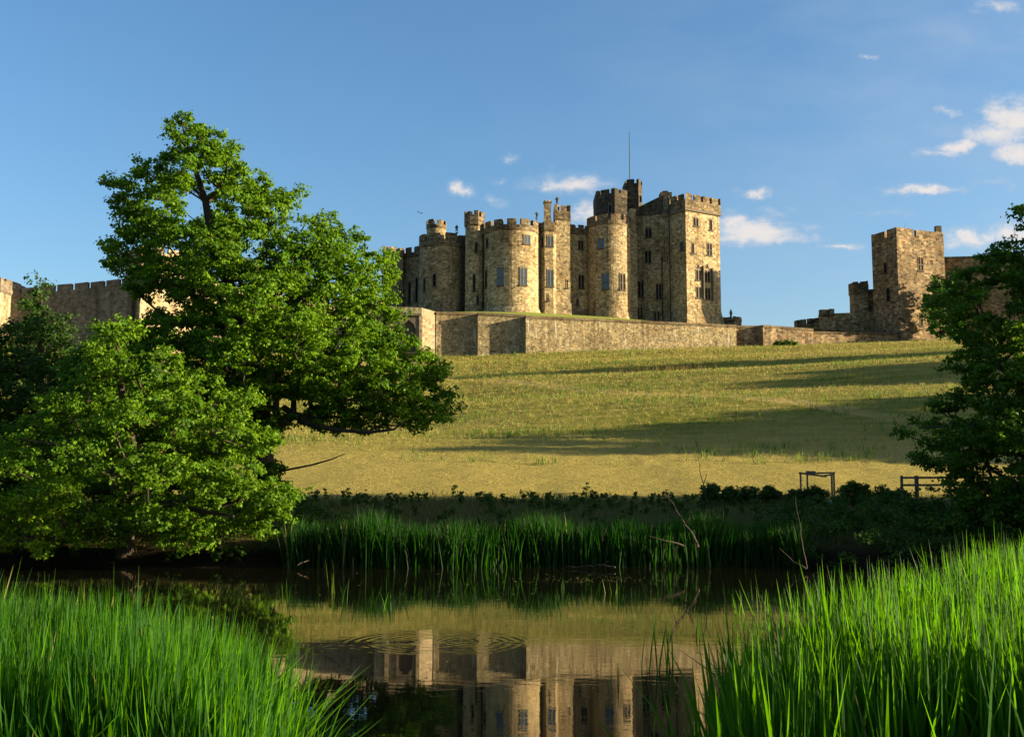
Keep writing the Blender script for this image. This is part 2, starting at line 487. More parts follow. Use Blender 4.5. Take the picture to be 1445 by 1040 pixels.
# ------------------------------------------------------------------ castle helpers
def circ(cx, cy, r, n=44, a0=0.0):
    return [(cx + r * math.cos(a0 + 2 * math.pi * k / n), cy + r * math.sin(a0 + 2 * math.pi * k / n)) for k in range(n)]


def offset(poly, o, closed=True):
    """outward offset of a ccw polygon (or to the right of an open line)"""
    n = len(poly)
    out = []
    for i in range(n):
        p = Vector(poly[i])
        a = Vector(poly[(i - 1) % n]) if (closed or i > 0) else None
        b = Vector(poly[(i + 1) % n]) if (closed or i < n - 1) else None
        n1 = n2 = None
        if a is not None:
            d = (p - a).normalized(); n1 = Vector((d.y, -d.x))
        if b is not None:
            d = (b - p).normalized(); n2 = Vector((d.y, -d.x))
        if n1 is None: nn = n2
        elif n2 is None: nn = n1
        else:
            nn = (n1 + n2).normalized()
            nn = nn / max(0.35, nn.dot(n1))
        out.append((p.x + nn.x * o, p.y + nn.y * o))
    return out


def crenellate(mb, line, z0, zc, zm, thick=0.6, mw=1.5, gap=0.8, closed=True, m=0, coping=0.0, phase=0.5, zs=None):
    """one continuous crenellated parapet; zs = optional per-vertex lift"""
    n = len(line)
    inner = offset(line, -thick, closed)
    segs = n if closed else n - 1
    L = [math.hypot(line[(i + 1) % n][0] - line[i][0], line[(i + 1) % n][1] - line[i][1]) for i in range(segs)]
    total = sum(L)
    k = max(1, round(total / (mw + gap)))
    per = total / k
    g = per * gap / (mw + gap)
    cuts = []
    for j in range(k):
        cuts += [(j + phase) * per - g / 2, (j + phase) * per + g / 2]
    s0 = 0.0
    prev = None
    first = None
    jit = {}
    for i in range(segs):
        s1 = s0 + L[i]
        bs = [s0] + [c for c in cuts if s0 + 1e-4 < c < s1 - 1e-4] + [s1]
        for a, b in zip(bs[:-1], bs[1:]):
            mid = ((a + b) / 2 / per - phase + 0.5)
            cell = math.floor(mid)
            low = abs((mid - cell) - 0.5) * per < g / 2
            kk = math.floor((a + b) / 2 / per - phase)
            if kk not in jit: jit[kk] = random.uniform(-0.10, 0.10)
            zt = zc if low else zm + jit[kk]
            fa, fb = (a - s0) / L[i], (b - s0) / L[i]
            j2 = (i + 1) % n
            lerp = lambda P, f: (P[i][0] + (P[j2][0] - P[i][0]) * f, P[i][1] + (P[j2][1] - P[i][1]) * f)
            la, lb = (0, 0) if zs is None else (zs[i] + (zs[j2] - zs[i]) * fa, zs[i] + (zs[j2] - zs[i]) * fb)
            oa, ob_, ia, ib = lerp(line, fa), lerp(line, fb), lerp(inner, fa), lerp(inner, fb)
            V = lambda q, z: (q[0], q[1], z)
            mb.face([V(oa, z0 + la), V(ob_, z0 + lb), V(ob_, zt + lb), V(oa, zt + la)], [(a, z0), (b, z0), (b, zt), (a, zt)], m)
            mb.face([V(ib, z0 + lb), V(ia, z0 + la), V(ia, zt + la), V(ib, zt + lb)], [(b, z0), (a, z0), (a, zt), (b, zt)], m)
            mb.face([V(oa, zt + la), V(ob_, zt + lb), V(ib, zt + lb), V(ia, zt + la)], None, m)
            if prev is not None and abs(prev - zt) > 1e-4:
                lo, hi = min(prev, zt), max(prev, zt)
                q = [V(oa, lo + la), V(ia, lo + la), V(ia, hi + la), V(oa, hi + la)]
                mb.face(q if prev < zt else q[::-1], [(0, lo), (thick, lo), (thick, hi), (0, hi)], m)
            if first is None:
                first = (zt, oa, ia, la)
            prev = zt
            last = (zt, ob_, ib, lb)
        s0 = s1
    if closed:
        if abs(first[0] - last[0]) > 1e-4:
            lo, hi = min(first[0], last[0]), max(first[0], last[0])
            mb.face([(*last[1], lo), (*last[2], lo), (*last[2], hi), (*last[1], hi)], None, m)
    else:
        for (zt, o_, i_, l_) in (first, last):
            mb.face([(*o_, z0 + l_), (*i_, z0 + l_), (*i_, zt + l_), (*o_, zt + l_)], [(0, z0), (thick, z0), (thick, zt), (0, zt)], m)


def tower(name, parent, poly, z0, zc, zm, mats=(None, None), mw=1.5, gap=0.8, over=0.18, para=1.0, thick=0.6, plinth=0.0, plinth_h=1.2, phase=0.5, batt_name='battlement', parts_under=True):
    """body (part) with a battlement ring (its sub-part)"""
    body_m, para_m = mats
    zp = zc - para
    mb = MB()
    if plinth:
        mb.prism(offset(poly, plinth), z0, z0 + plinth_h, cap=False, top=offset(poly, 0.02))
        mb.prism(poly, z0 + plinth_h, zp, cap=True)
    else:
        mb.prism(poly, z0, zp, cap=True)
    body = mb.build(name, body_m, parent)
    b = MB()
    out = offset(poly, over)
    crenellate(b, out, zp, zc, zm, thick + over, mw, gap, True, phase=phase)
    if over:
        b.prism(offset(poly, 0.003), zp - over * 1.6, zp, cap=False, top=out)
    b.build(batt_name, para_m, body if parts_under else parent)
    return body


Z = Vector((0, 0, 1))


def window(parent, c, nrm, wid, hgt, lights=2, glass=None, trim=None, arch=True, depth=0.06, trim_w=0.12, transom=True):
    """lancet lights set behind a proud stone surround; c = centre on the wall face"""
    nrm = Vector(nrm).normalized()
    s = Z.cross(nrm).normalized()
    mb = MB()
    gb = MB()
    c = Vector(c)
    hw, hh = wid / 2, hgt / 2
    mull = 0.23 if lights > 1 else 0
    lw = (wid - mull * (lights - 1)) / lights
    P = lambda a, b, o: c + s * a + Z * b + nrm * o
    for k in range(lights):
        x0 = -hw + k * (lw + mull); x1 = x0 + lw; xm = (x0 + x1) / 2
        spring = hh - lw * 0.75 if arch else hh
        pts = [(x0, -hh), (x1, -hh), (x1, spring)]
        if arch:
            pts += [(x1 - lw * 0.12, spring + lw * 0.4), (xm, hh), (x0 + lw * 0.12, spring + lw * 0.4)]
        pts += [(x0, spring)]
        gb.face([P(a, b, 0.02) for a, b in pts], None, 0)
        if arch:   # the two spandrels over each light
            mb.face([P(x1, spring, depth), P(x1, hh, depth), P(xm, hh, depth), P(x1 - lw * 0.12, spring + lw * 0.4, depth)])
            mb.face([P(xm, hh, depth), P(x0, hh, depth), P(x0, spring, depth), P(x0 + lw * 0.12, spring + lw * 0.4, depth)])
        if k < lights - 1:
            mb.box(P(x1 + mull / 2, 0, depth * 0.45), s, nrm, Z, mull / 2, depth * 0.45, hh)
        if transom and hgt > 2.2:
            gb.box(P(xm, -hh * 0.15, 0.05), s, nrm, Z, lw / 2, 0.03, 0.05, 1)
    tw = trim_w
    mb.box(P(-hw - tw / 2, 0, depth / 2), s, nrm, Z, tw / 2, depth / 2, hh)
    mb.box(P(hw + tw / 2, 0, depth / 2), s, nrm, Z, tw / 2, depth / 2, hh)
    mb.box(P(0, hh + tw / 2, depth / 2), s, nrm, Z, hw + tw, depth / 2, tw / 2)
    mb.box(P(0, -hh - 0.12, depth * 1.3), s, nrm, Z, hw + tw * 1.6, depth * 1.3, 0.12, 3)
    off = len(mb.v)
    mb.v += gb.v
    mb.f += [tuple(i + off for i in f) for f in gb.f]
    mb.uv += gb.uv
    mb.m += [x + 1 for x in gb.m]
    return mb.build('window', [trim or M_TRIM, glass or M_VOID, M_IRON, M_SILL], parent, weld=False)


def win_round(parent, cx, cy, r, px, y0, y1, wpx, lights=2, glass=None, **k):
    a, _ = ray(px, (y0 + y1) / 2)
    Y = cy
    for _ in range(6):
        X = a * Y
        q = max(-0.98, min(0.98, (X - cx) / r))
        Y = cy - r * math.cos(math.asin(q))
    ang = math.asin(q)
    z1, z0 = W(px, y0, Y).z, W(px, y1, Y).z
    n = (math.sin(ang), -math.cos(ang), 0)
    fs = max(0.5, n[1] * -1)
    return window(parent, (cx + r * math.sin(ang), cy - r * math.cos(ang), (z0 + z1) / 2), n, wpx * Y / F / fs, z1 - z0, lights, glass, **k)


def win_flat(parent, A, B, px, y0, y1, wpx, lights=2, glass=None, proud=0.0, **k):
    """A, B: wall line, A left and B right as the camera sees it"""
    a, _ = ray(px, (y0 + y1) / 2)
    dx, dyy = B[0] - A[0], B[1] - A[1]
    q = (A[0] - a * A[1]) / (a * dyy - dx)
    X, Y = A[0] + dx * q, A[1] + dyy * q
    z1, z0 = W(px, y0, Y).z, W(px, y1, Y).z
    L = math.hypot(dx, dyy)
    n = Vector((dyy / L, -dx / L, 0))
    fs = max(0.35, abs(dx) / L)
    return window(parent, Vector((X, Y, (z0 + z1) / 2)) + n * proud, n, wpx * Y / F / fs, z1 - z0, lights, glass, **k)


def pipe(parent, px, y0, y1, Y, r=0.09):
    a, b = W(px, y0, Y), W(px, y1, Y)
    mb = MB()
    mb.tube([(b.x, Y, b.z), (b.x, Y, a.z)], [r, r], 6)
    return mb.build('drainpipe', M_IRON, parent)


def statue(px, ytop, ybot, Y, label, pose=1):
    a, b = W(px, ytop, Y), W(px, ybot, Y)
    h = a.z - b.z
    X = b.x
    r = root('stone_statue', (X, Y, b.z), label, 'statue', 'stone figures on the battlements')
    V = [(0, 0, .50), (0, 0, .66), (0, 0, .80), (0, 0, .86), (0, 0, .93), (0, 0, 1.0),
         (.13, 0, .80), (.19, -.03, .66), (.10 if pose > 0 else .20, -.14, .62 if pose > 0 else .48), (-.13, 0, .80), (-.20, 0, .66), (-.16 if pose > 0 else -.24, -.10, .52 if pose > 0 else .92),
         (.07, 0, .46), (.09, -.03, .25), (.10, 0, .03), (-.07, 0, .46), (-.09, .03, .25), (-.11, .04, .03), (.10, -.10, .015), (-.11, -.06, .015)]
    E = [(0, 1), (1, 2), (2, 3), (3, 4), (4, 5), (2, 6), (6, 7), (7, 8), (2, 9), (9, 10), (10, 11), (0, 12), (12, 13), (13, 14), (0, 15), (15, 16), (16, 17), (14, 18), (17, 19)]
    rad = [.11, .11, .12, .05, .075, .05, .06, .05, .04, .06, .05, .04, .085, .06, .045, .085, .06, .045, .04, .04]
    me = bpy.data.meshes.new('figure')
    me.from_pydata([(x * h, y * h, z * h) for x, y, z in V], E, [])
    me.materials.append(M_BRONZE)
    o = bpy.data.objects.new('figure', me)
    COL.objects.link(o)
    o.parent = r
    o.modifiers.new('skin', 'SKIN')
    for i, sv in enumerate(me.skin_vertices[0].data):
        sv.radius = (rad[i] * h, rad[i] * h)
        sv.use_root = (i == 0)
    sb = o.modifiers.new('sub', 'SUBSURF'); sb.levels = 1; sb.render_levels = 1
    mb = MB()
    mb.prism(circ(X, Y, 0.17 * h, 8), b.z - 0.12, b.z + 0.02, floor=True)
    mb.build('base', M_BRONZE, r)
    return r


# ------------------------------------------------------------------ the keep
ZT = 33.6                                             # ground level at the foot of the keep
keep = root('castle_keep', (X_at(800, 210), 212, ZT), 'great pale stone castle keep of round towers with a tall square tower at its end', 'castle')
SM = (M_KEEP, M_PARA)


def rt(pxl, pxr, D, py=400):
    """centre x and radius of a round tower seen between two pixel columns"""
    xl, xr = X_at(pxl, D, py), X_at(pxr, D, py)
    return (xl + xr) / 2, (xr - xl) / 2


def zat(py, Y):
    return W(700, py, Y).z


# inner mass of the keep
mb = MB()
P_ = lambda px, Y: (X_at(px, Y), Y)
poly = [P_(597, 212), P_(668, 207.5), P_(722, 208), P_(780, 206.5), P_(805, 208.0), P_(860, 213), P_(900, 214), P_(940, 213), P_(975, 215), P_(955, 246), P_(610, 246)]
mb.prism(poly, ZT - 1, zat(330, 207))
mb.build('inner_block', M_KEEP, keep)

# left round tower
D = 207.0
cx, r = rt(592, 655, D)
T1 = tower('round_tower', keep, circ(cx, D, r), ZT - 1, zat(338.5, D - r), zat(328, D - r), SM, mw=2.6, gap=1.1, para=0.9, phase=0.13)
win_round(T1, cx, D, r, 599, 392, 411, 3, 1)
win_round(T1, cx, D, r, 613, 386, 404, 5, 1, trim=M_KEEP)
# raised watch turret on it
c2, r2 = rt(601, 628.5, D)
tower('turret', keep, circ(c2, D + 0.8, r2, 20), zat(341, D), zat(318, D), zat(311.5, D), SM, mw=1.3, gap=0.7, over=0.1, para=0.6)

# slim turret between
D = 203.0
cx, r = rt(655.5, 683, D)
T2 = tower('turret', keep, circ(cx, D, r, 8, math.pi / 8), ZT - 1, zat(305.5, D - r), zat(297.5, D - r), SM, mw=1.0, gap=0.55, over=0.22, para=1.5, phase=0.3)
win_round(T2, cx, D, r, 672, 342, 356, 3, 1)
win_round(T2, cx, D, r, 669, 387, 411, 3, 1)
win_round(T2, cx, D, r, 674, 417, 429, 2.4, 1)
pipe(keep, 681.5, 312, 440, D - 1.0)
pipe(keep, 653.8, 340, 438, D - 0.3)

# big round tower
D = 203.0
cx, r = rt(682.5, 763, D)
T3 = tower('round_tower', keep, circ(cx, D, r, 56), ZT - .5, zat(316.5, D - r), zat(308, D - r), SM, mw=1.85, gap=0.95, over=0.15, para=0.9, plinth=0.9, plinth_h=2.0, phase=0.22)
win_round(T3, cx, D, r, 743.5, 332, 344.5, 8.5, 2, M_GLASS)
win_round(T3, cx, D, r, 706.5, 378, 402.5, 9, 2, M_GLASS)
win_round(T3, cx, D, r, 738.8, 378, 402.5, 9, 2, M_GLASS)
win_round(T3, cx, D, r, 686, 381, 406, 3, 1)
win_round(T3, cx, D, r, 687.5, 336, 349, 3, 1)

# stair shaft with chimney
D = 200.5
A, B = P_(762.5, D), P_(785.5, D + 0.4)
ch = [(A[0], A[1] + 5), (A[0], A[1] + 1.1), (A[0] + 0.85, A[1]), (B[0] - 0.6, B[1]), (B[0], B[1] + 1.0), (B[0], B[1] + 5)]
T5 = tower('stair_shaft', keep, ch, ZT - 1, zat(316, D), zat(313, D), SM, mw=3.0, gap=0.5, over=0.2, para=1.2)
W_A, W_B = (A[0] + 0.85, A[1]), (B[0] - 0.6, B[1])
win_flat(T5, W_A, W_B, 776.5, 333.5, 347.5, 8, 2, M_GLASS)
win_flat(T5, W_A, W_B, 776.5, 381, 404.5, 8.5, 2, M_GLASS)
win_flat(T5, W_A, W_B, 773.2, 415, 425, 1.8, 1, trim=M_KEEP)
win_flat(T5, (A[0], A[1] + 1.1), (A[0] + 0.85, A[1]), 765.6, 335, 348, 2.2, 1)
c = W(772.5, 300, D + 1.4)
mb = MB()
q = lambda hw: [(c.x - hw, c.y - hw), (c.x + hw, c.y - hw), (c.x + hw, c.y + hw), (c.x - hw, c.y + hw)]
mb.prism(q(0.86), zat(318, D + 1), zat(308.5, D + 1), cap=False, top=q(0.72))
mb.prism(q(0.66), zat(308.5, D + 1), zat(286.5, D + 1), cap=False)
mb.prism(q(0.80), zat(286.5, D + 1), zat(284.5, D + 1), floor=True)
for k in (-.35, .3):
    mb.prism(circ(c.x + k, c.y, 0.2, 8), zat(284.5, D + 1), zat(282, D + 1))
mb.build('chimney', M_KEEP, keep)

# tall square turret with corbelled head
D = 202.0
A, B = P_(783.8, D), P_(805, D + 0.6)
sq = [(A[0], A[1] + 5), A, B, (B[0] + 0.2, B[1] + 5)]
T6 = tower('turret', keep, sq, ZT - 1, zat(297.5, D), zat(289.5, D), SM, mw=1.25, gap=0.75, over=0.14, para=1.7, phase=0.2)
win_flat(T6, A, B, 800.3, 394.5, 406.5, 1.8, 1, trim=M_KEEP)
mb = MB()
o_ = offset(sq, 0.16)
mb.prism(offset(sq, 0.30), ZT - 1, ZT + 2.7, cap=False, top=o_)
mb.build('plinth', M_KEEP, keep)

# recessed wall g
D = 206.0
A, B = P_(803, D), P_(833, D + 1.2)
T7 = tower('curtain_wall', keep, [(A[0], A[1] + 3), A, B, (B[0], B[1] + 3)], ZT - 1, zat(323, D), zat(317, D), SM, mw=1.3, gap=0.8, over=0.12, para=0.9)
win_flat(T7, A, B, 819.5, 340, 352, 6.5, 2)
win_flat(T7, A, B, 820.2, 388, 407, 7, 2)
win_flat(T7, A, B, 814.7, 422, 431, 2, 1)
mb = MB()
mb.prism([(A[0] + .1, A[1] - 1.1), (B[0], B[1] - 1.1), (B[0], B[1] + .1), (A[0] + .1, A[1] + .1)], ZT - 1, ZT + 2.3, top=[(A[0] + .1, A[1] - .1), (B[0], B[1] - .1), (B[0], B[1] + .1), (A[0] + .1, A[1] + .1)])
mb.build('plinth', M_KEEP, keep)

# second round tower
D = 207.0
cx, r = rt(829.5, 890.5, D)
T4 = tower('round_tower', keep, circ(cx, D, r, 52), ZT - .8, zat(309.5, D - r), zat(302, D - r), SM, mw=2.1, gap=0.75, over=0.12, para=0.9, plinth=0.45, plinth_h=2.2, phase=0.38)
win_round(T4, cx, D, r, 848.3, 337, 351, 8.5, 2, M_GLASS)
win_round(T4, cx, D, r, 854.6, 386.5, 408, 9.5, 2, M_GLASS)
win_round(T4, cx, D, r, 878.6, 386.5, 409, 7.5, 2)

# lit pilaster beside it
D = 207.0
A, B = P_(888.5, D), P_(899.5, D + 0.2)
mb = MB()
mb.prism([(A[0], A[1] + 4), A, B, (B[0] + .3, B[1] + 6)], ZT - 1, zat(331, D), cap=False)
mb.prism([(A[0] + .25, A[1] + 4), (A[0] + .25, A[1] + .18), (B[0] - .05, B[1] + .18), (B[0] + .2, B[1] + 6)], zat(331, D), zat(294, D))
mb.build('buttress', M_KEEP, keep)

# recessed wall towards the square tower, with the sloping roof line over it
A, B = P_(899, 210.5), P_(938, 208.6)
mb = MB()
mb.prism([(A[0], A[1] + 3), A, B, (B[0], B[1] + 3)], 31.4, zat(303, 209))
T8 = mb.build('curtain_wall', M_KEEP, keep)
mb = MB()
mb.prism([(A[0], A[1] + 2.4), (A[0], A[1] - .12), (B[0], B[1] - .12), (B[0], B[1] + 2.4)], zat(303, 209), [zat(295, 211), zat(295, 211), zat(280, 211), zat(280, 211)], floor=True)
mb.build('sloping_parapet', M_DARKP, T8)
for (px, a, b, wd) in ((915, 322.5, 335, 7.5), (914.5, 354, 370, 7.5), (904.6, 397, 419, 6.5), (929.5, 401, 421.5, 6.5)):
    win_flat(T8, A, B, px, a, b, wd, 2)
for px in (900.8, 905.5, 924.5, 929.5):
    win_flat(T8, A, B, px, 433 + (px > 920) * 6.5, 445.5 + (px > 920) * 6.5, 1.8, 1, trim=M_KEEP)

# great square tower at the end
C0 = P_(969.5, 203.0)
L0 = P_(935.5, 209.2)
R0 = P_(1017.3, 207.6)
back = (L0[0] + R0[0] - C0[0], L0[1] + R0[1] - C0[1])
pr = [L0, C0, R0, back]
zc_, zm_ = zat(283.5, 204), zat(274.5, 204)
T9 = tower('square_tower', keep, pr, 31.4, zc_, zm_, SM, mw=1.65, gap=0.62, over=0.24, para=1.9, plinth=0.75, plinth_h=4.0, phase=0.33)
mb = MB()
zs_ = zat(299, 204)
mb.prism(offset(pr, 0.003), zs_ - 0.12, zs_ + 0.05, cap=False, top=offset(pr, 0.34))
mb.prism(offset(pr, 0.34), zs_ + 0.05, zs_ + 0.30, cap=False)
mb.prism(offset(pr, 0.34), zs_ + 0.30, zs_ + 0.42, cap=False, top=offset(pr, 0.2))
mb.build('string_course', M_TRIM, T9)
win_flat(T9, L0, C0, 962.5, 342, 353, 3.8, 1, M_GLASS, arch=False)
for (px, a, b, wd, li) in ((981.8, 307.5, 319.5, 7.5, 2), (1003, 310, 325, 3.6, 1), (977.6, 343, 357.5, 3.4, 1), (1001, 343.5, 360.5, 7.5, 2),
                           (985.5, 381, 395.5, 7.5, 2), (998, 382, 397, 7.5, 2), (985.8, 405.5, 420.5, 7.5, 2), (998.4, 407, 422, 7.5, 2)):
    win_flat(T9, C0, R0, px, a, b, wd, li, arch=(a < 400))
for (px, a, b) in ((986.3, 437, 453), (1000, 438.5, 454)):
    win_flat(T9, C0, R0, px, a, b, 2.0, 1, trim=M_KEEP)
for px in (985.5, 998):   # small roundels over the big windows
    win_flat(T9, C0, R0, px, 373.5, 377, 2.4, 1, trim_w=0.1)
mb = MB()   # stepped hood between the big windows
for k, (px, a, b) in enumerate(((991.9, 376, 423), (1004.6, 379, 425))):
    aa = ray(px, 400)[0]
    dx, dyy = R0[0] - C0[0], R0[1] - C0[1]
    q_ = (C0[0] - aa * C0[1]) / (aa * dyy - dx)
    X, Y = C0[0] + dx * q_, C0[1] + dyy * q_
    nn = Vector((dyy, -dx, 0)).normalized()
    ss = Vector((dx, dyy, 0)).normalized()
    mb.box(Vector((X, Y, (zat(a, Y) + zat(b, Y)) / 2)) + nn * 0.2, ss, nn, Z, 0.13, 0.22, (zat(a, Y) - zat(b, Y)) / 2)
mb.build('mullion_buttress', M_TRIM, T9)
pl = lambda px, d=0.12: None
for (px, y0, y1, f) in ((949, 277, 455, 0.395), (937.5, 362, 453, 0.06)):
    X = L0[0] + (C0[0] - L0[0]) * f; Y = L0[1] + (C0[1] - L0[1]) * f
    nn = Vector((C0[1] - L0[1], -(C0[0] - L0[0]), 0)).normalized()
    mb = MB()
    mb.tube([(X + nn.x * .5, Y + nn.y * .5, 32.0), (X + nn.x * .5, Y + nn.y * .5, zat(y0, Y))], [0.11, 0.11], 6)
    mb.build('drainpipe', M_IRON, keep)
# little head turret on the tower's left corner
c = W(939, 280, 211.5)
mb = MB()
q = lambda hw: [(c.x - hw, c.y - hw), (c.x + hw, c.y - hw), (c.x + hw, c.y + hw), (c.x - hw, c.y + hw)]
mb.prism(q(1.15), zat(300, 211), zat(272.5, 211))
mb.prism([(c.x - .6, c.y - .5), (c.x + .5, c.y - .5), (c.x + .5, c.y + .5), (c.x - .6, c.y + .5)], zat(272.5, 211), zat(269.5, 211))
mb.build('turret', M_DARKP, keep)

# high square tower behind, with the flagpole block
C1, L1, R1 = P_(869, 222), P_(842.5, 224.5), P_(886.5, 223.6)
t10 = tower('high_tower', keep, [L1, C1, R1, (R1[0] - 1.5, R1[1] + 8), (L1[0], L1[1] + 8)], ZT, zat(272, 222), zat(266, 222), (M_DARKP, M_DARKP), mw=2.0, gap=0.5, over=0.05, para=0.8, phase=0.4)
win_flat(t10, L1, C1, 861, 288, 300, 3.5, 1)
A, B = P_(884.5, 224.5), P_(903, 223.6)
B2 = P_(908, 226)
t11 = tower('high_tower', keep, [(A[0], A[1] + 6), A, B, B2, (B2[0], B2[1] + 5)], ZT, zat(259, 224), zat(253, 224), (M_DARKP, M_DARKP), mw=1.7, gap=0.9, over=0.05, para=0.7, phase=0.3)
win_flat(t11, A, B, 904.2, 277, 284, 1.4, 1)

# dark ranges at the left end, behind
A, B = P_(556, 221), P_(596, 217)
T12 = tower('curtain_wall', keep, [(A[0], A[1] + 6), A, B, (B[0], B[1] + 6)], ZT - 3, zat(357, 219), zat(350, 219), SM, mw=1.7, gap=0.9, over=0.1, para=0.9)
for (px, a, b) in ((588, 392, 426), (578, 398, 428), (566, 380, 420)):
    win_flat(T12, A, B, px, a, b, 3.0, 1)
A, B = P_(540, 216), P_(568, 218)
tower('turret', keep, [(A[0], A[1] + 5), A, B, (B[0], B[1] + 5)], ZT - 3, zat(354, 216), zat(347, 216), (M_PALE, M_PARA), mw=1.7, gap=0.9, over=0.1, para=0.9)

# flagpole and statues stand on the parapets
fp = root('flagpole', W(889, 258, 225.5), 'tall bare blue-grey flagpole on the highest tower of the keep', 'flagpole')
a, b = W(889, 188, 225.5), W(889, 262, 225.5)
mb = MB(); mb.tube([(b.x, b.y, b.z - .8), (b.x, b.y, (a.z + b.z) / 2), (b.x, b.y, a.z)], [0.13, 0.11, 0.07], 8); mb.build('pole', M_POLE, fp)
mb = MB(); mb.tube([(b.x, b.y, a.z), (b.x, b.y, a.z + .12), (b.x, b.y, a.z + .24)], [0.09, 0.13, 0.05], 8); mb.build('finial', M_POLE, fp)
statue(786.3, 277.5, 289.3, 202.4, 'stone figure standing on the square turret right of the chimney')
statue(757.6, 299, 309.3, 199.2, 'stone figure on the big round tower just left of the chimney', -1)
statue(644.5, 317.5, 328.5, 204.6, 'dark stone figure on the parapet of the leftmost round tower')

# ------------------------------------------------------------------ terrace in front of the keep
# terrace wall: stepped retaining wall; each bay a part
tw_ = root('terrace_wall', W(740, 497, 181), 'long stepped rubble stone retaining wall below the keep', 'wall')
ztop = 31.7
segs = [  # px left, px right, depth left, depth right, py top left/right (photo)
    ((615.5, 180.4), (674.5, 181.7), 440, 441.5, M_TERR), ((674.5, 179.9), (742, 181.4), 441.0, 444.5, M_TERR),
    ((742, 179.6), (1038, 190.5), 445.5, 458.5, M_TERR), ((1038, 193.2), (1075.5, 194.2), 459.5, 459.5, M_BROWN),
    ((1075.5, 191.6), (1146, 196.5), 458.5, 464.0, M_BROWN), ((1146, 197.5), (1272, 202.0), 467.5, 470.0, M_BROWN)]
for k, ((pa, da), (pb, db), ya, ybt, mt) in enumerate(segs):
    nsub = max(1, int((pb - pa) / 45))
    for j in range(1):
        A, B = P_(pa, da), P_(pb, db)
        za, zb = W(pa, ya, da).z, W(pb, ybt, db).z
        mb = MB()
        d = Vector((B[0] - A[0], B[1] - A[1])).normalized()
        nrm = Vector((d.y, -d.x))
        Lw = math.hypot(B[0] - A[0], B[1] - A[1])
        po = [A, B, (B[0] - nrm.x * 4.2, B[1] - nrm.y * 4.2), (A[0] - nrm.x * 4.2, A[1] - nrm.y * 4.2)]
        mb.prism(po, 18.0, [za - .45, zb - .45, zb - .45, za - .45], cap=False)
        o = mb.build('wall_bay', mt, tw_)
        c = MB()
        op = [(A[0] + nrm.x * .12, A[1] + nrm.y * .12), (B[0] + nrm.x * .12, B[1] + nrm.y * .12), po[2], po[3]]
        c.prism(op, 0, [za, zb, zb, za])
        c.v = [(x, y, (z if z > 1 else (za - .45 if min(math.hypot(x - q[0], y - q[1]) for q in (op[0], op[3])) < 0.3 else zb - .45))) for x, y, z in c.v]
        c.build('coping', M_PARA, o)
# gate house block with a pointed arch at the left end
g = root('gatehouse', W(590, 500, 179), 'low pale gatehouse block with a pointed arch, left end of the terrace wall', 'gatehouse')
A, B, C2 = P_(535, 178.2), P_(595.5, 178.6), P_(615.7, 180.6)
mb = MB()
zl, zm2, zr = W(556, 432, 178.4).z, W(595, 434.5, 178.6).z, W(615, 440, 180.5).z
mb.prism([A, B, C2, (C2[0], C2[1] + 6), (A[0], A[1] + 6)], 18.0, [zl, zm2, zr, zr, zl])
gw = mb.build('wall', M_PALE, g)
d = Vector((B[0] - A[0], B[1] - A[1])).normalized(); nn = Vector((d.y, -d.x, 0)); ss = Vector((d.x, d.y, 0))
for (px, a, b, hw) in ((594.2, 446, 500, .3), (552, 446, 500, .3)):
    f = (X_at(px, 178.6) - A[0]) / (B[0] - A[0])
    X, Y = A[0] + (B[0] - A[0]) * f, A[1] + (B[1] - A[1]) * f
    mb = MB()
    mb.box(Vector((X, Y, (zat(a, Y) + zat(b, Y)) / 2)) + nn * .25, ss, nn, Z, hw, .25, (zat(a, Y) - zat(b, Y)) / 2)
    mb.build('pier', M_PALE, gw)
mb = MB()
f0, f1 = [(X_at(px, 178.6) - A[0]) / (B[0] - A[0]) for px in (551, 595)]
X = A[0] + (B[0] - A[0]) * (f0 + f1) / 2; Y = A[1] + (B[1] - A[1]) * (f0 + f1) / 2
mb.box(Vector((X, Y, zat(446, Y) + .2)) + nn * .3, ss, nn, Z, (f1 - f0) / 2 * math.hypot(B[0] - A[0], B[1] - A[1]), .3, .2)
mb.build('string_course', M_TRIM, gw)
win_flat(gw, A, B, 577, 452, 498, 19, 1, M_SILL, trim_w=0.4, depth=0.4)

# terrace lawn between the wall and the keep
m, t = mat('lawn')
ob = t.n('ShaderNodeTexCoord').outputs['Object']
nf_ = t.noise(ob, 3.0, 5.0, 0.7)
p = t.n('ShaderNodeBsdfPrincipled', {'Base Color': t.mix(nf_, (0.13, 0.17, 0.03), (0.30, 0.31, 0.06)), 'Roughness': 1.0, 'Specular IOR Level': 0.05})
finish(t, p.outputs[0])
mb = MB()
front = [(P_(px, D), W(px, py, D).z - .06) for px, py, D in ((540, 433, 183.5), (616, 440.2, 184.2), (674, 441.7, 184.4), (742, 445.8, 184.4), (860, 451.5, 189), (960, 456, 192.4), (1037, 459.5, 195.2), (1080, 460, 197.2), (1150, 464.5, 199.8), (1270, 470.5, 204))]
mids = [(P_(px, D), z) for px, D, z in ((540, 200, 34.0), (616, 198, 33.9), (674, 197.3, 33.9), (742, 197.4, 33.8), (860, 202.5, 33.65), (960, 203.5, 32.5), (1037, 206, 31.6), (1080, 207, 31), (1150, 209, 30.4), (1270, 214, 29.9))]
backs = [(P_(px, 244), z) for px, z in ((540, 34), (616, 33.9), (674, 33.9), (742, 33.8), (860, 33.6), (960, 32.5), (1037, 31.4), (1080, 30.8), (1150, 30.2), (1270, 29.4))]
for i in range(len(front) - 1):
    for f_, b_ in ((front, mids), (mids, backs)):
        (a, za), (b, zb), (c, zc2), (d, zd) = f_[i], f_[i + 1], b_[i + 1], b_[i]
        mb.face([(*a, za), (*b, zb), (*c, zc2), (*d, zd)])
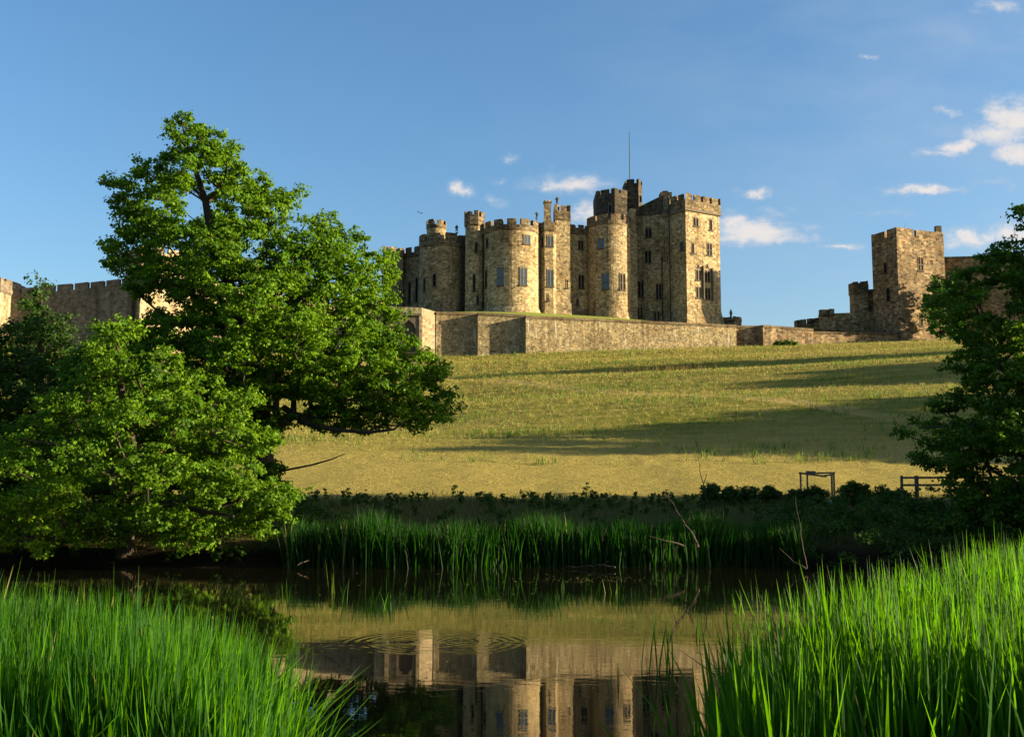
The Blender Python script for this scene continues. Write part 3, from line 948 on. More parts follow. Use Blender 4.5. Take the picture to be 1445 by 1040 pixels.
put(mb.build('terrace_lawn', m), 'narrow strip of mown green lawn on the terrace below the keep', kind='structure')

# low battlements with a lantern right of the keep
gb_ = root('garden_turret', W(1030, 462, 206), 'small dark battlemented turret with a lantern just right of the square tower', 'turret')
A, B, C3 = P_(1019, 208), P_(1036, 206), P_(1045.5, 207.5)
tower('wall', gb_, [(A[0], A[1] + 3), A, B, C3, (C3[0], C3[1] + 3)], 28, zat(449, 206), zat(446, 206), (M_PARA, M_PARA), mw=1.0, gap=0.5, over=0.08, para=0.5)
c = W(1031.5, 446, 207)
mb = MB()
mb.tube([(c.x, c.y, c.z - .6), (c.x, c.y, c.z + .2), (c.x, c.y, c.z + .5), (c.x, c.y, c.z + .95), (c.x, c.y, c.z + 1.4)], [.22, .2, .32, .22, .02], 8)
mb.build('lantern', M_BRONZE, gb_)
low = root('low_battlement', W(1140, 466, 210), 'low broken battlemented wall between the terrace wall and the parapet step', 'wall')
A, B = P_(1124, 210), P_(1158, 207)
tower('wall', low, [(A[0], A[1] + 2), A, B, (B[0], B[1] + 2)], 26, zat(457, 209), zat(450, 209), (M_BROWN, M_PARA), mw=1.1, gap=0.45, over=0.06, para=0.6)

# ------------------------------------------------------------------ right hand tower and its walls
ptw = root('square_wall_tower', W(1285, 490, 202), 'isolated brown square stone tower with a flat battlemented top right of the keep', 'tower')
C4, L4, R4 = P_(1268.5, 201.0), P_(1232.5, 207.5), P_(1335, 205.2)
bk = (L4[0] + R4[0] - C4[0], L4[1] + R4[1] - C4[1])
pt = [L4, C4, R4, bk]
T13 = tower('wall', ptw, pt, 22, zat(332.5, 202), zat(322.5, 202), (M_BROWN, M_BROWN), mw=6.6, gap=0.65, over=0.0, para=0.4, thick=0.7, phase=0.55)
win_flat(T13, C4, R4, 1299, 363, 382, 8, 2, trim=M_BROWN)
win_flat(T13, C4, R4, 1300.5, 450, 459.5, 3.6, 1, trim=M_BROWN, arch=False)
win_flat(T13, L4, C4, 1249.5, 370, 386, 2.5, 1, trim=M_BROWN)
win_flat(T13, L4, C4, 1253.5, 405, 425, 3, 1, trim=M_BROWN)
mb = MB()
c = W(1324, 325, 205.4)
mb.prism([(c.x - .6, c.y - .4), (c.x + .5, c.y - .4), (c.x + .5, c.y + .5), (c.x - .6, c.y + .5)], zat(336, 206), zat(320.5, 206))
mb.build('chimney', M_BROWN, ptw)
mb = MB(); c = W(1277, 322, 203); mb.tube([(c.x, c.y, c.z - .8), (c.x, c.y, c.z + 1.0)], [.03, .02], 5); mb.build('lightning_rod', M_POLE, ptw)
# stepped parapet wall climbing to the tower
spw = root('stepped_parapet_wall', W(1195, 468, 205), 'shaded stepped wall climbing from two merlons up to the brown square tower', 'wall')
A, B = P_(1157, 206), P_(1233, 208)
mb = MB()
mb.prism([A, B, (B[0], B[1] + 1.5), (A[0], A[1] + 1.5)], 24, [zat(443, 206), zat(440, 208), zat(440, 208), zat(443, 206)])
wbody = mb.build('wall', M_BROWN, spw)
mb = MB()
for (pa, pb, yt) in ((1157.2, 1167.5, 437), (1170, 1176.8, 436)):
    a, b = P_(pa, 205.9), P_(pb, 205.9)
    mb.prism([a, b, (b[0], b[1] + 1.2), (a[0], a[1] + 1.2)], zat(446, 206), zat(yt, 206), floor=True)
mb.build('battlement', M_PARA, wbody)
A, B = P_(1205.5, 211), P_(1225, 210)
tower('turret', spw, [(A[0], A[1] + 3), A, B, (B[0], B[1] + 3)], 28, zat(401.5, 210), zat(396.5, 210), (M_BROWN, M_PARA), mw=1.2, gap=0.5, over=0.12, para=1.5)
mb = MB()
a, b = P_(1224, 210.5), P_(1234, 210)
mb.prism([a, b, (b[0], b[1] + 2), (a[0], a[1] + 2)], 28, zat(408, 210))
mb.build('stair_wall', M_BROWN, spw)
# wall running on behind the right tree
rw = root('boundary_wall', W(1400, 470, 222), 'dark plain stone wall running right from the brown square tower behind the tree', 'wall')
A, B = P_(1334, 210.5), P_(1620, 206)
mb = MB(); mb.prism([A, B, (B[0], B[1] + 2), (A[0], A[1] + 2)], 26, zat(367.5, 212), cap=False); o = mb.build('wall', M_BROWN, rw)
mb = MB(); mb.prism([(A[0], A[1] - .15), (B[0], B[1] - .15), (B[0], B[1] + 2.1), (A[0], A[1] + 2.1)], zat(367.5, 212), zat(365, 212), floor=True); mb.build('coping', M_PARA, rw)

# ------------------------------------------------------------------ left hand curtain wall
lw = root('outer_curtain_wall', W(80, 470, 168), 'long shaded battlemented curtain wall on the far left above the meadow', 'wall')
A0, A, B, C5 = P_(-320, 171), P_(10, 167), P_(110, 167), P_(185, 165)
ln = [A0, A, B, C5]
mb = MB()
zz = [W(10, 422, 167).z, W(10, 422, 167).z, W(110, 414, 167).z, W(180, 405, 165).z]
po = ln + [(p[0], p[1] + 1.6) for p in reversed(ln)]
mb.prism(po, 16, zz + zz[::-1], cap=False)
wb_ = mb.build('wall', M_GREYW, lw)
mb = MB()
crenellate(mb, offset(ln, 0.06, False), 0.0, 0.6, 1.55, 0.7, 2.25, 0.55, False, zs=zz, phase=0.3)
mb.build('battlement', M_GREYW, wb_)
mb = MB()   # broad offset course low on the wall
ofl = offset(ln, 0.35, False)
mb.prism(ofl + [(p[0], p[1]) for p in reversed(ln)], 16, zat(470, 167))
mb.build('plinth', M_GREYW, wb_)
lt = root('corner_tower', W(-10, 470, 164), 'sunlit stone tower cut off by the left edge of the picture', 'tower')
A, B = P_(-46, 163), P_(-1, 163.5)
C6 = P_(12, 166)
tower('wall', lt, [(A[0], A[1] + 8), A, B, C6, (C6[0], C6[1] + 5)], 18, zat(394, 163), zat(391, 163), (M_PALE, M_GREYW), mw=2.2, gap=0.6, over=0.25, para=1.6)
at = root('gable_tower', W(220, 470, 168), 'sunlit pale stone tower half hidden behind the big alder', 'tower')
A, B, C7 = P_(176, 170), P_(198, 164.6), P_(262, 170)
tower('wall', at, [A, B, C7, (C7[0] - 2, C7[1] + 7), (A[0], A[1] + 7)], 18, zat(356, 166), zat(349, 166), (M_PALE, M_PALE), mw=1.8, gap=0.8, over=0.2, para=1.2)
iw = root('inner_curtain_wall', W(400, 470, 184), 'sunlit pale stone curtain wall glimpsed through the big alder', 'wall')
ln = [P_(258, 171.5), P_(330, 179), P_(450, 188), P_(545, 193)]
mb = MB(); po = ln + [(p[0], p[1] + 1.6) for p in reversed(ln)]
mb.prism(po, 18, zat(420, 180), cap=False); o = mb.build('wall', M_PALE, iw)
mb = MB(); crenellate(mb, offset(ln, .06, False), zat(420, 180), zat(416, 180), zat(406, 180), .7, 2.2, .7, False); mb.build('battlement', M_PALE, o)

# two birds over the keep
for (px, py, rot, lab) in ((590.3, 299.7, 0.3, 'tiny dark bird in flight left of the keep, the higher of two'), (594.4, 301.2, -0.4, 'tiny dark bird in flight left of the keep, the lower of two')):
    c = W(px, py, 150)
    mb = MB()
    mb.tube([(-.22, 0, 0), (-.12, 0, .01), (.05, 0, .0), (.16, 0, .02), (.24, 0, .01)], [.02, .06, .08, .05, .01], 8)
    for s in (-1, 1):
        mb.face([(.08, s * .05, .03), (.03, s * .26, .14), (-.08, s * .46, .08), (-.10, s * .24, .10), (-.06, s * .05, .03)])
        mb.face([(-.06, s * .05, .02), (-.10, s * .24, .09), (-.08, s * .46, .07), (.03, s * .26, .13), (.08, s * .05, .02)])
    o = mb.build('flying_bird', M_BIRD, None, weld=False)
    o.location = c
    o.rotation_euler = (0.2, 0.1, rot + 1.3)
    put(o, lab, 'bird', 'birds over the castle')


# ------------------------------------------------------------------ vegetation
def in_poly(P, poly):
    x, y = P[:, 0], P[:, 1]
    res = np.zeros(len(P), bool)
    n = len(poly)
    for i in range(n):
        x0, y0 = poly[i]; x1, y1 = poly[(i + 1) % n]
        c = (y0 > y) != (y1 > y)
        with np.errstate(divide='ignore', invalid='ignore'):
            res ^= c & (x < (x1 - x0) * (y - y0) / (y1 - y0) + x0)
    return res


def edge_dist(P, poly):
    d = np.full(len(P), 1e9)
    n = len(poly)
    for i in range(n):
        a = np.array(poly[i], float); b = np.array(poly[(i + 1) % n], float)
        ab = b - a
        tt = np.clip(((P - a) @ ab) / (ab @ ab), 0, 1)
        d = np.minimum(d, np.linalg.norm(P - (a + tt[:, None] * ab), axis=1))
    return d


def clumps_from_outline(poly, D, n, spacing, depth, holes=(), inset=0.35, lobe=1.55, reach=0.86, seed=1, zs=1.9):
    """clump centres filling a crown whose outline, at distance D, is poly (photo pixels)"""
    rg = np.random.default_rng(seed)
    poly = np.array(poly, float)
    lo, hi = poly.min(0), poly.max(0)
    sc = D / F
    P = rg.uniform(lo, hi, (n * 40, 2))
    P = P[in_poly(P, poly)]
    ed = edge_dist(P, poly) * sc
    keep_ = ed > inset * rg.uniform(0.5, 1.1, len(P))
    P, ed = P[keep_], ed[keep_]
    for (hx, hy, hr) in holes:
        k = np.hypot(P[:, 0] - hx, P[:, 1] - hy) > hr
        P, ed = P[k], ed[k]
    half = np.minimum(depth, 0.4 + 1.1 * ed)
    y = D + half * np.clip(rg.uniform(-1, 1, len(P)) * 1.25, -1, 1)
    v = CY - P[:, 1]
    den = F * CT - v * ST
    C = np.stack([(P[:, 0] - CX) / den * y, y, CAMZ + (F * ST + v * CT) / den * y], 1)
    if lobe:      # gather the clumps into separate puffs with gaps between them
        S = np.array([1, 1, zs])
        lobes = []
        for c in C:
            if all(np.sum(((c - q) * S) ** 2) > lobe ** 2 for q in lobes):
                lobes.append(c)
        Lb = np.array(lobes)
        d = np.sqrt((((C[:, None, :] - Lb[None]) * S) ** 2).sum(2)).min(1)
        C = C[d < reach * rg.uniform(0.6, 1.15, len(C))]
    out = []
    cell = {}
    for c in C:
        key = tuple((c // spacing).astype(int))
        ok = True
        for dx in (-1, 0, 1):
            for dy_ in (-1, 0, 1):
                for dz in (-1, 0, 1):
                    for q in cell.get((key[0] + dx, key[1] + dy_, key[2] + dz), ()):
                        if (q[0] - c[0]) ** 2 + (q[1] - c[1]) ** 2 + (q[2] - c[2]) ** 2 < spacing ** 2:
                            ok = False
        if ok:
            cell.setdefault(key, []).append(c)
            out.append(c)
            if len(out) >= n:
                break
    return np.array(out)


def leaf_mesh(name, C, rad, per, size, material, parent, seed=1, flat=0.6, sprays=7, spread=0.20):
    rg = np.random.default_rng(seed)
    n = len(C)
    rad = np.broadcast_to(np.asarray(rad, float), (n,)) * rg.uniform(0.75, 1.25, n)
    # each clump is a handful of twig sprays
    d = rg.normal(size=(n, sprays, 3)); d /= np.linalg.norm(d, axis=2, keepdims=True)
    d[..., 2] = d[..., 2] * flat + 0.12
    tips = C[:, None, :] + d * (rad[:, None, None] * rg.uniform(0.45, 1.0, (n, sprays, 1)))
    k = per // sprays
    tt = np.sqrt(rg.uniform(0.28, 1.15, (n, sprays, k, 1)))
    base = C[:, None, None, :] + (tips - C[:, None, :])[:, :, None, :] * tt
    base = base + rg.normal(size=(n, sprays, k, 3)) * (rad[:, None, None, None] * spread) * np.array([1, 1, 0.5])
    outw = base - (C[:, None, :] + (tips - C[:, None, :]) * 0.55)[:, :, None, :]
    P = base.reshape(-1, 3)
    outw = outw.reshape(-1, 3)
    outw /= np.linalg.norm(outw, axis=1, keepdims=True) + 1e-6
    N = rg.normal(size=P.shape) * 0.55 + outw * 0.8 + np.array([0, 0, 0.45])
    N /= np.linalg.norm(N, axis=1, keepdims=True)
    T = rg.normal(size=P.shape)
    T -= (T * N).sum(1, keepdims=True) * N
    T /= np.linalg.norm(T, axis=1, keepdims=True)
    B = np.cross(N, T)
    L = (size * rg.uniform(0.65, 1.25, len(P)))[:, None]
    wd = L * rg.uniform(0.36, 0.48, (len(P), 1))
    v0 = P - T * L * 0.5
    v1 = P + B * wd + N * L * 0.10 - T * L * 0.05
    v2 = P + T * L * 0.5 - N * L * 0.06
    v3 = P - B * wd + N * L * 0.10 - T * L * 0.05
    V = np.stack([v0, v1, v2, v3], 1).reshape(-1, 3)
    return np_mesh(name, V, np.arange(len(V)).reshape(-1, 4), 4, material, parent)


def limb_mesh(name, C, trunk_pts, trunk_r, material, parent, tip=0.012, seed=1, extra=()):
    """limbs grown from the trunk to every clump"""
    rg = np.random.default_rng(seed)
    nodes, par, plen = [], [], []
    for i, p_ in enumerate(trunk_pts):
        nodes.append(np.array(p_, float)); par.append(i - 1)
        plen.append(0 if i == 0 else plen[-1] + np.linalg.norm(nodes[i] - nodes[i - 1]))
    nt = len(nodes)
    T0 = np.array(nodes)
    order = np.argsort([np.min(np.linalg.norm(T0[1:] - c, axis=1)) for c in C])
    N = np.zeros((len(C) * 8 + nt + 50, 3)); N[:nt] = T0
    PL = np.zeros(len(N)); PL[:nt] = plen
    cnt = nt
    par = par + [0] * (len(N) - nt)
    for ci in order:
        c = C[ci]
        d = np.linalg.norm(N[:cnt] - c, axis=1)
        up = (c[2] - N[:cnt, 2])
        cost = d + 0.22 * PL[:cnt] + np.where(up < -0.2, 0.9 * np.abs(up), 0)
        cost[0] += 3
        j = int(np.argmin(cost))
        L = d[j]
        k = max(1, int(L / 0.7))
        a = N[j].copy()
        for q in range(1, k + 1):
            f = q / k
            pt_ = a + (c - a) * f
            pt_ = pt_ + np.array([0, 0, 0.12 * L * math.sin(math.pi * f)]) + (rg.normal(0, 0.06 * L / k + 0.02, 3) if q < k else 0)
            N[cnt] = pt_
            par[cnt] = j
            PL[cnt] = PL[j] + np.linalg.norm(pt_ - N[j])
            j = cnt
            cnt += 1
    w_ = np.full(cnt, tip ** 2.2)
    has = np.zeros(cnt, bool)
    for i in range(cnt - 1, nt - 1, -1):
        w_[par[i]] += w_[i]
        has[par[i]] = True
    rr = w_ ** (1 / 2.2)
    for i in range(nt):
        rr[i] = trunk_r[i]
    rr = np.minimum(rr, max(trunk_r) * 0.62 + 0 * rr)
    for i in range(nt):
        rr[i] = trunk_r[i]
    mb = MB()
    mb.tube(T0, trunk_r, 12)
    for i in range(nt, cnt):
        j = par[i]
        r0 = min(rr[j] if j >= nt else rr[i] * 1.25, rr[i] * 1.5)
        r1 = rr[i]
        mb.tube([N[j], N[i]], [r0, r1], 5 if r1 < 0.05 else 8, cap=False)
    for pts, rads in extra:
        mb.tube(pts, rads, 6)
    return mb.build(name, material, parent, weld=False, smooth=True)


def tree(name, label, cat, C, base, trunk_pts, trunk_r, leaf, rad, per, size, seed, group=None, spread=0.19, extra=(), tip=0.012, bark=None):
    o = root(name, base, label, cat, group)
    limb_mesh('trunk', C, trunk_pts, trunk_r, bark or M_BARK, o, tip, seed, extra)
    leaf_mesh('crown', C, rad, per, size, leaf, o, seed, spread=spread)
    return o


# --- the big alder on the far bank
D = 33.0
big = [(228, 168), (245, 152), (272, 158), (290, 178), (322, 180), (362, 190), (358, 214), (338, 226), (350, 240), (386, 238), (394, 256), (392, 268), (408, 266),
       (420, 262), (436, 274), (440, 298), (470, 305), (490, 322), (512, 330), (540, 322), (550, 350), (562, 378), (580, 398), (572, 420), (556, 430), (582, 448),
       (604, 464), (616, 496), (632, 506), (632, 535), (650, 572), (645, 592), (612, 604), (604, 622), (560, 612), (500, 618), (494, 636), (480, 634), (484, 612),
       (440, 610), (405, 598), (410, 660), (390, 700), (330, 722), (250, 730), (160, 715), (95, 690), (70, 600), (84, 520), (104, 488), (150, 470), (196, 440), (190, 425), (172, 410), (168, 392), (140, 382), (118, 368), (132, 348),
       (160, 332), (165, 312), (135, 300), (140, 285), (160, 275), (138, 258), (160, 242), (180, 246), (200, 226), (224, 214), (236, 198)]
holes = [(271, 290, 24), (290, 270, 14), (262, 312, 13), (335, 298, 14), (330, 288, 8), (252, 338, 8), (238, 352, 8), (350, 352, 12), (365, 346, 9), (258, 186, 8), (268, 200, 6), (220, 425, 17), (250, 438, 14), (205, 440, 12),
         (262, 420, 9), (470, 428, 12), (310, 395, 8), (245, 232, 8), (400, 330, 8), (420, 620, 20), (395, 615, 10), (440, 300, 6)]
C = clumps_from_outline(big, D, 1500, 0.42, 4.4, holes, 0.26, 1.75, 1.14, seed=3)
b = W(374, 760, D)
gz0 = float(gz(b.x, D)) - 0.3
tr = [(b.x, D, gz0), (b.x + .02, D, gz0 + 1.2), W(372, 640, D), W(368, 570, D + .1), W(350, 480, D), W(322, 400, D), W(298, 330, D), W(290, 285, D), W(268, 215, D), W(258, 180, D)]
limb = [(W(400, 575, 32.8), W(440, 600, 32.2), W(475, 607, 31.6), W(520, 610, 31.2), W(556, 606, 31), W(575, 592, 30.8)), (.10, .085, .07, .055, .035, .012)]
spur = [(W(375, 672, 33), W(400, 664, 32.4), W(440, 656, 32), W(468, 648, 31.8), W(487, 640, 31.6)), (.045, .035, .03, .022, .01)]
tree('alder_tree', 'tall spreading alder with a bright green crown, largest tree, left of the castle', 'tree', C, (b.x, D, gz0), tr, [.42, .33, .30, .28, .24, .19, .14, .11, .06, .03],
     L_MAIN, 0.44, 175, 0.102, 5, extra=[limb, spur])

# --- the second alder, drooping over the water
D = 28.0
nearp = [(128, 462), (150, 438), (172, 452), (204, 444), (206, 490), (258, 474), (262, 520), (330, 506), (316, 552), (376, 548), (360, 598), (412, 618), (392, 650), (426, 668), (438, 702), (412, 716), (428, 738), (395, 748), (380, 772), (340, 752), (300, 764), (285, 790), (255, 782), (215, 776),
         (170, 784), (130, 786), (100, 780), (84, 772), (60, 800), (28, 778), (6, 800), (-40, 785), (-90, 770), (-100, 640), (0, 600), (40, 560), (90, 540), (110, 500)]
C = clumps_from_outline(nearp, D, 760, 0.38, 2.4, [(120, 640, 10), (60, 650, 12), (20, 700, 10), (300, 690, 14), (240, 720, 16), (180, 720, 10), (150, 585, 8), (330, 730, 12)], 0.22, 1.8, 0.86, seed=9)
b = W(175, 770, 29.6)
gz0 = float(gz(b.x, 29.6)) - .3
tr = [(b.x, 29.6, gz0), W(180, 720, 29.4), W(190, 670, 29), W(180, 600, 28.6), W(170, 540, 28.3), W(165, 480, 28)]
arm = [(W(185, 700, 29.3), W(240, 712, 28.2), W(290, 722, 27.6), W(330, 728, 27.2)), (.12, .10, .07, .03)]
tree('waterside_alder', 'low bright yellow-green alder drooping over the river, in front of the largest tree', 'tree', C, (b.x, 29.6, gz0), tr, [.26, .22, .18, .13, .09, .04], L_NEAR, 0.38, 140, 0.092, 6, extra=[arm])

# --- dark trees at the left edge behind
D = 38.0
dk = [(-120, 470), (-40, 445), (0, 452), (30, 425), (45, 412), (46, 392), (60, 388), (72, 402), (76, 420), (98, 440), (98, 462), (118, 490), (140, 520), (165, 560), (190, 640), (180, 720), (90, 740), (0, 740), (-120, 740)]
C = clumps_from_outline(dk, D, 520, 0.48, 3.2, [(20, 490, 10), (90, 600, 12), (30, 640, 12), (140, 680, 14)], 0.3, 1.55, 1.02, seed=12)
b = W(52, 720, D)
gz0 = float(gz(b.x, D)) - .2
tr = [(b.x, D, gz0), W(54, 620, D), W(56, 540, D), W(58, 470, D), W(58, 410, D)]
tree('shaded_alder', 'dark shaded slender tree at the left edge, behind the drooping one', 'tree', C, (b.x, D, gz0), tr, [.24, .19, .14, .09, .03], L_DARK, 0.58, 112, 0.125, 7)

# --- right hand tree, cut by the frame
D = 32.0
rp = [(1420, 318), (1418, 296), (1436, 284), (1465, 292), (1520, 268), (1600, 300), (1680, 420), (1690, 640), (1640, 770), (1500, 800), (1440, 782), (1380, 790), (1330, 775), (1285, 752), (1300, 725), (1345, 712), (1330, 692), (1300, 660), (1262, 668),
      (1244, 652), (1275, 640), (1300, 628), (1262, 618), (1236, 598), (1262, 586), (1296, 590), (1312, 562), (1340, 548), (1314, 536), (1328, 518), (1342, 486), (1318, 470), (1305, 440), (1322, 402), (1350, 372), (1384, 362), (1388, 334)]
C = clumps_from_outline(rp, D, 950, 0.42, 4.2, [(1330, 620, 8), (1300, 690, 8), (1385, 560, 8), (1420, 660, 9)], 0.28, 1.6, 1.02, seed=15, zs=1.35)
b = W(1505, 770, 33)
gz0 = float(gz(b.x, 33)) - .2
tr = [(b.x, 33, gz0), W(1500, 680, 32.8), W(1492, 580, 32.4), W(1490, 480, 32.2), W(1480, 390, 32), W(1470, 320, 32)]
arm = [(W(1495, 600, 32.5), W(1420, 590, 31.6), W(1360, 600, 31.2), W(1300, 604, 31)), (.14, .10, .06, .02)]
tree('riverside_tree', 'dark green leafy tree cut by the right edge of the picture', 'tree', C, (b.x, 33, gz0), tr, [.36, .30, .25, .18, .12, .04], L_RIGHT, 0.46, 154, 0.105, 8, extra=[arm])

# --- ivy on the foot of the brown tower
D = 199.5
ip = [(1308, 470), (1300, 440), (1302, 420), (1316, 398), (1320, 388), (1330, 396), (1345, 402), (1365, 440), (1360, 478), (1330, 480)]
C = clumps_from_outline(ip, D, 90, 0.9, 1.6, (), 0.3, None, seed=20)
io = root('ivy_bush', (X_at(1325, D), D, 26), 'bright green ivy growing up the foot of the brown square tower', 'ivy')
leaf_mesh('foliage', C, 1.1, 84, 0.42, L_IVY, io, 21)
limb_mesh('stem', C[::4], [(X_at(1325, D), D, 25), (X_at(1325, D), D, 30), (X_at(1326, D), D, 35)], [.2, .14, .05], M_BARK, io, .03, 3)


def blob_tree(name, label, X, Y, H, rw, n, per, size, leaf, seed, group, low=0.12, narrow=1.0, rad=1.0):
    """a free standing tree: crown an irregular ovoid"""
    rg = np.random.default_rng(seed)
    z0 = float(gz(X, Y))
    P = rg.normal(size=(n, 3)); P /= np.linalg.norm(P, axis=1, keepdims=True)
    P *= rg.uniform(0.35, 1.0, (n, 1)) ** 0.6
    hh = H * (1 - low) / 2
    zz_ = P[:, 2]
    taper = np.interp(zz_, [-1, -.4, .2, 1], [0.9, 1.1, 0.9, 0.55])
    lump = 1 + 0.25 * np.sin(3 * np.arctan2(P[:, 1], P[:, 0]) + 4 * zz_ + seed)
    C = np.stack([X + P[:, 0] * rw * taper * lump, Y + P[:, 1] * rw * taper * lump, z0 + H * low + hh + zz_ * hh], 1)
    tr = [(X, Y, z0 - .3), (X + .1, Y, z0 + H * .25), (X - .1, Y, z0 + H * .5), (X, Y, z0 + H * .85)]
    return tree(name, label, 'tree', C, (X, Y, z0), tr, [H * .022, H * .017, H * .011, H * .003], leaf, rad, per, size, seed, group, tip=.03)


# --- trees standing to the right, out of the frame: they throw the long shadows over the meadow
g_ = 'trees beyond the right edge that shade the meadow'
for k, (X, Y, H, rw, n) in enumerate(SHADERS := [
        (82, 59.5, 20.5, 3.2, 130), (82, 63, 20.8, 3.6, 140), (82, 66.5, 20, 4.0, 140), (82, 70, 18.5, 4.0, 140), (82, 73.5, 17, 4.0, 130), (83, 77, 15, 4.0, 120), (84, 81, 12.5, 4.0, 110),
        (90, 97.5, 13.2, 3.2, 110), (90, 101.5, 12.4, 3.6, 110), (90, 106, 11.5, 3.6, 110), (95, 128, 22.0, 4.2, 220), (96, 132, 19.0, 3.8, 170), (30, 37.5, 12, 4.2, 110), (39, 37, 13, 4.2, 110), (50, 36.5, 14, 4.5, 110), (25.5, 34.5, 8, 3.0, 80), (27, 30.5, 13, 3.4, 70), (27.5, 27.5, 5.4, 2.6, 90)]):
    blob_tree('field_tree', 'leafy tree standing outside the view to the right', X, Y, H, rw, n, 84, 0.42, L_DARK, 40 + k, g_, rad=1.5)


# --- blades: reeds, rushes, grass
def blades(name, P, h, wd, lean, bend, material, parent=None, seed=1, segs=4, azim=None):
    rg = np.random.default_rng(seed)
    n = len(P)
    h = h * np.ones(n); wd = wd * np.ones(n); lean = lean * np.ones(n); bend = bend * np.ones(n)
    ph = rg.uniform(0, 2 * np.pi, n) if azim is None else azim
    fa = rg.uniform(0, 2 * np.pi, n)
    D_ = np.stack([np.cos(ph), np.sin(ph), 0 * ph], 1)
    S = np.stack([np.cos(fa), np.sin(fa), 0 * fa], 1)
    tl = np.linspace(0, 1, segs + 1)
    rows = []
    for tq in tl:
        c = P + np.array([0, 0, 1.0]) * (h * (tq - 0.35 * bend * tq ** 3))[:, None] + D_ * (h * (lean * tq + bend * tq ** 2.4))[:, None]
        ww = wd * (1 - tq ** 2.2) * (0.75 + 0.25 * min(1, tq * 4)) + 0.0006
        rows += [c - S * ww[:, None] / 2, c + S * ww[:, None] / 2]
    V = np.stack(rows, 1).reshape(-1, 3)
    k = 2 * (segs + 1)
    base = (np.arange(n) * k)[:, None]
    F_ = np.concatenate([base + np.array([[2 * i, 2 * i + 1, 2 * i + 3, 2 * i + 2]]) for i in range(segs)], 1).reshape(-1, 4)
    return np_mesh(name, V, F_, 4, material, parent, smooth=True)


def near_edge(x):
    return np.where(x > 0, 2.6 + 0.95 * np.clip(x - 1.0, 0, 9), 2.6 + 0.8 * np.clip(-x - 0.8, 0, 8))


def scatter(n, x0, x1, y0, y1, f, seed):
    rg = np.random.default_rng(seed)
    X = rg.uniform(x0, x1, n); Y = rg.uniform(y0, y1, n)
    k = f(X, Y, rg)
    return X[k], Y[k], rg


# foreground beds stand in the shallows on both sides of the open water
def bed(name, label, x0, x1, y0, y1, n, inside, top, seed):
    X, Y, rg = scatter(n, x0, x1, y0, y1, inside, seed)
    Pz = np.maximum(gz(X, Y), -0.25)
    tall = np.interp(X, [q[0] for q in top], [q[1] for q in top]) + rg.normal(0, .06, len(X)) - np.abs(rg.normal(0, .10, len(X)))
    tall += .05 * np.sin(X * 5 + Y * 2) + .04 * np.sin(X * 11 + 1)
    bd = np.abs(rg.normal(0, .075, len(X))) + (rg.uniform(size=len(X)) < .09) * rg.uniform(.1, .4, len(X))
    o = blades(name, np.stack([X, Y, Pz], 1), np.maximum(tall - Pz, .4), rg.uniform(.026, .058, len(X)), rg.uniform(0, .07, len(X)), bd, L_REED, seed=seed + 1, segs=6)
    return put(o, label, 'reeds', kind='stuff')


bed('right_reed_bed', 'tall bright green reeds filling the right foreground', 0.6, 14.0, 4.5, 13.5, 115000,
    lambda x, y, r: (x > 0.186 * y + 0.10 + 0.12 * r.normal(size=len(x))) & (y < 5.9 + 1.2 * np.clip(x - 1.3, 0, 9)) & (x < 0.5 * y + 4.5), [(.8, 1.35), (1.2, 1.58), (1.8, 1.68), (4, 1.74), (9, 1.8)], 31)
bed('left_reed_bed', 'tall green reeds with sunlit tips filling the left foreground', -7.0, -0.5, 4.5, 7.2, 64000,
    lambda x, y, r: (x < -0.222 * y - 0.02 + 0.11 * r.normal(size=len(x))) & (y < 5.8 + .45 * (-x - 0.9)), [(-5, 1.74), (-2.6, 1.62), (-1.8, 1.52), (-1.3, 1.50), (-.95, 1.25)], 33)
# far bank bed
X, Y, rg = scatter(15000, -6.0, 7.8, 28.0, 31.2, lambda x, y, r: (y > bank(x) - 0.25) & (y < bank(x) + 1.7), 35)
Pz = np.maximum(gz(X, Y), -0.1)
hh = rg.normal(1.12, .13, len(X)) - Pz + .25 * np.sin(X * 2.1) * np.sin(X * .7 + 1)
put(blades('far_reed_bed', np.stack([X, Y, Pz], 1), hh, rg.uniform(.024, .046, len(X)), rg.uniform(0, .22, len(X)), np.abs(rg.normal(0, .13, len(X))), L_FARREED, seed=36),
    'belt of upright green reeds along the far river bank', 'reeds', kind='stuff')

# lone reed tufts standing in the water
tufts = [(922, 948, 5, .95, 'upright tuft of five bright reed blades in open water, right of centre'), (944, 940, 4, .65, 'short reed tuft beside the five-bladed one in open water'),
         (470, 838, 5, .75, 'slender reed tuft in front of the far bank, left of centre'), (486, 850, 3, .5, 'small bent reed sprig just right of the slender left tuft'),
         (545, 862, 4, .40, 'small reed sprig in the water above the ripples'), (865, 838, 4, .42, 'tiny reed sprig in dark water below the far reeds, centre'),
         (795, 832, 2, .35, 'pair of thin reed blades in dark water, centre'), (1038, 868, 5, .5, 'low reed tuft standing before the right reed bed'), (1080, 862, 5, .6, 'reed tuft leaning beside the right reed bed'),
         (400, 850, 4, .5, 'short reed tuft at the end of the left reed bed'), (990, 900, 4, .5, 'sparse reed tuft next to the dead twig in the water'), (866, 965, 3, .3, 'thin brown-tipped reed sprig low in the water, centre')]
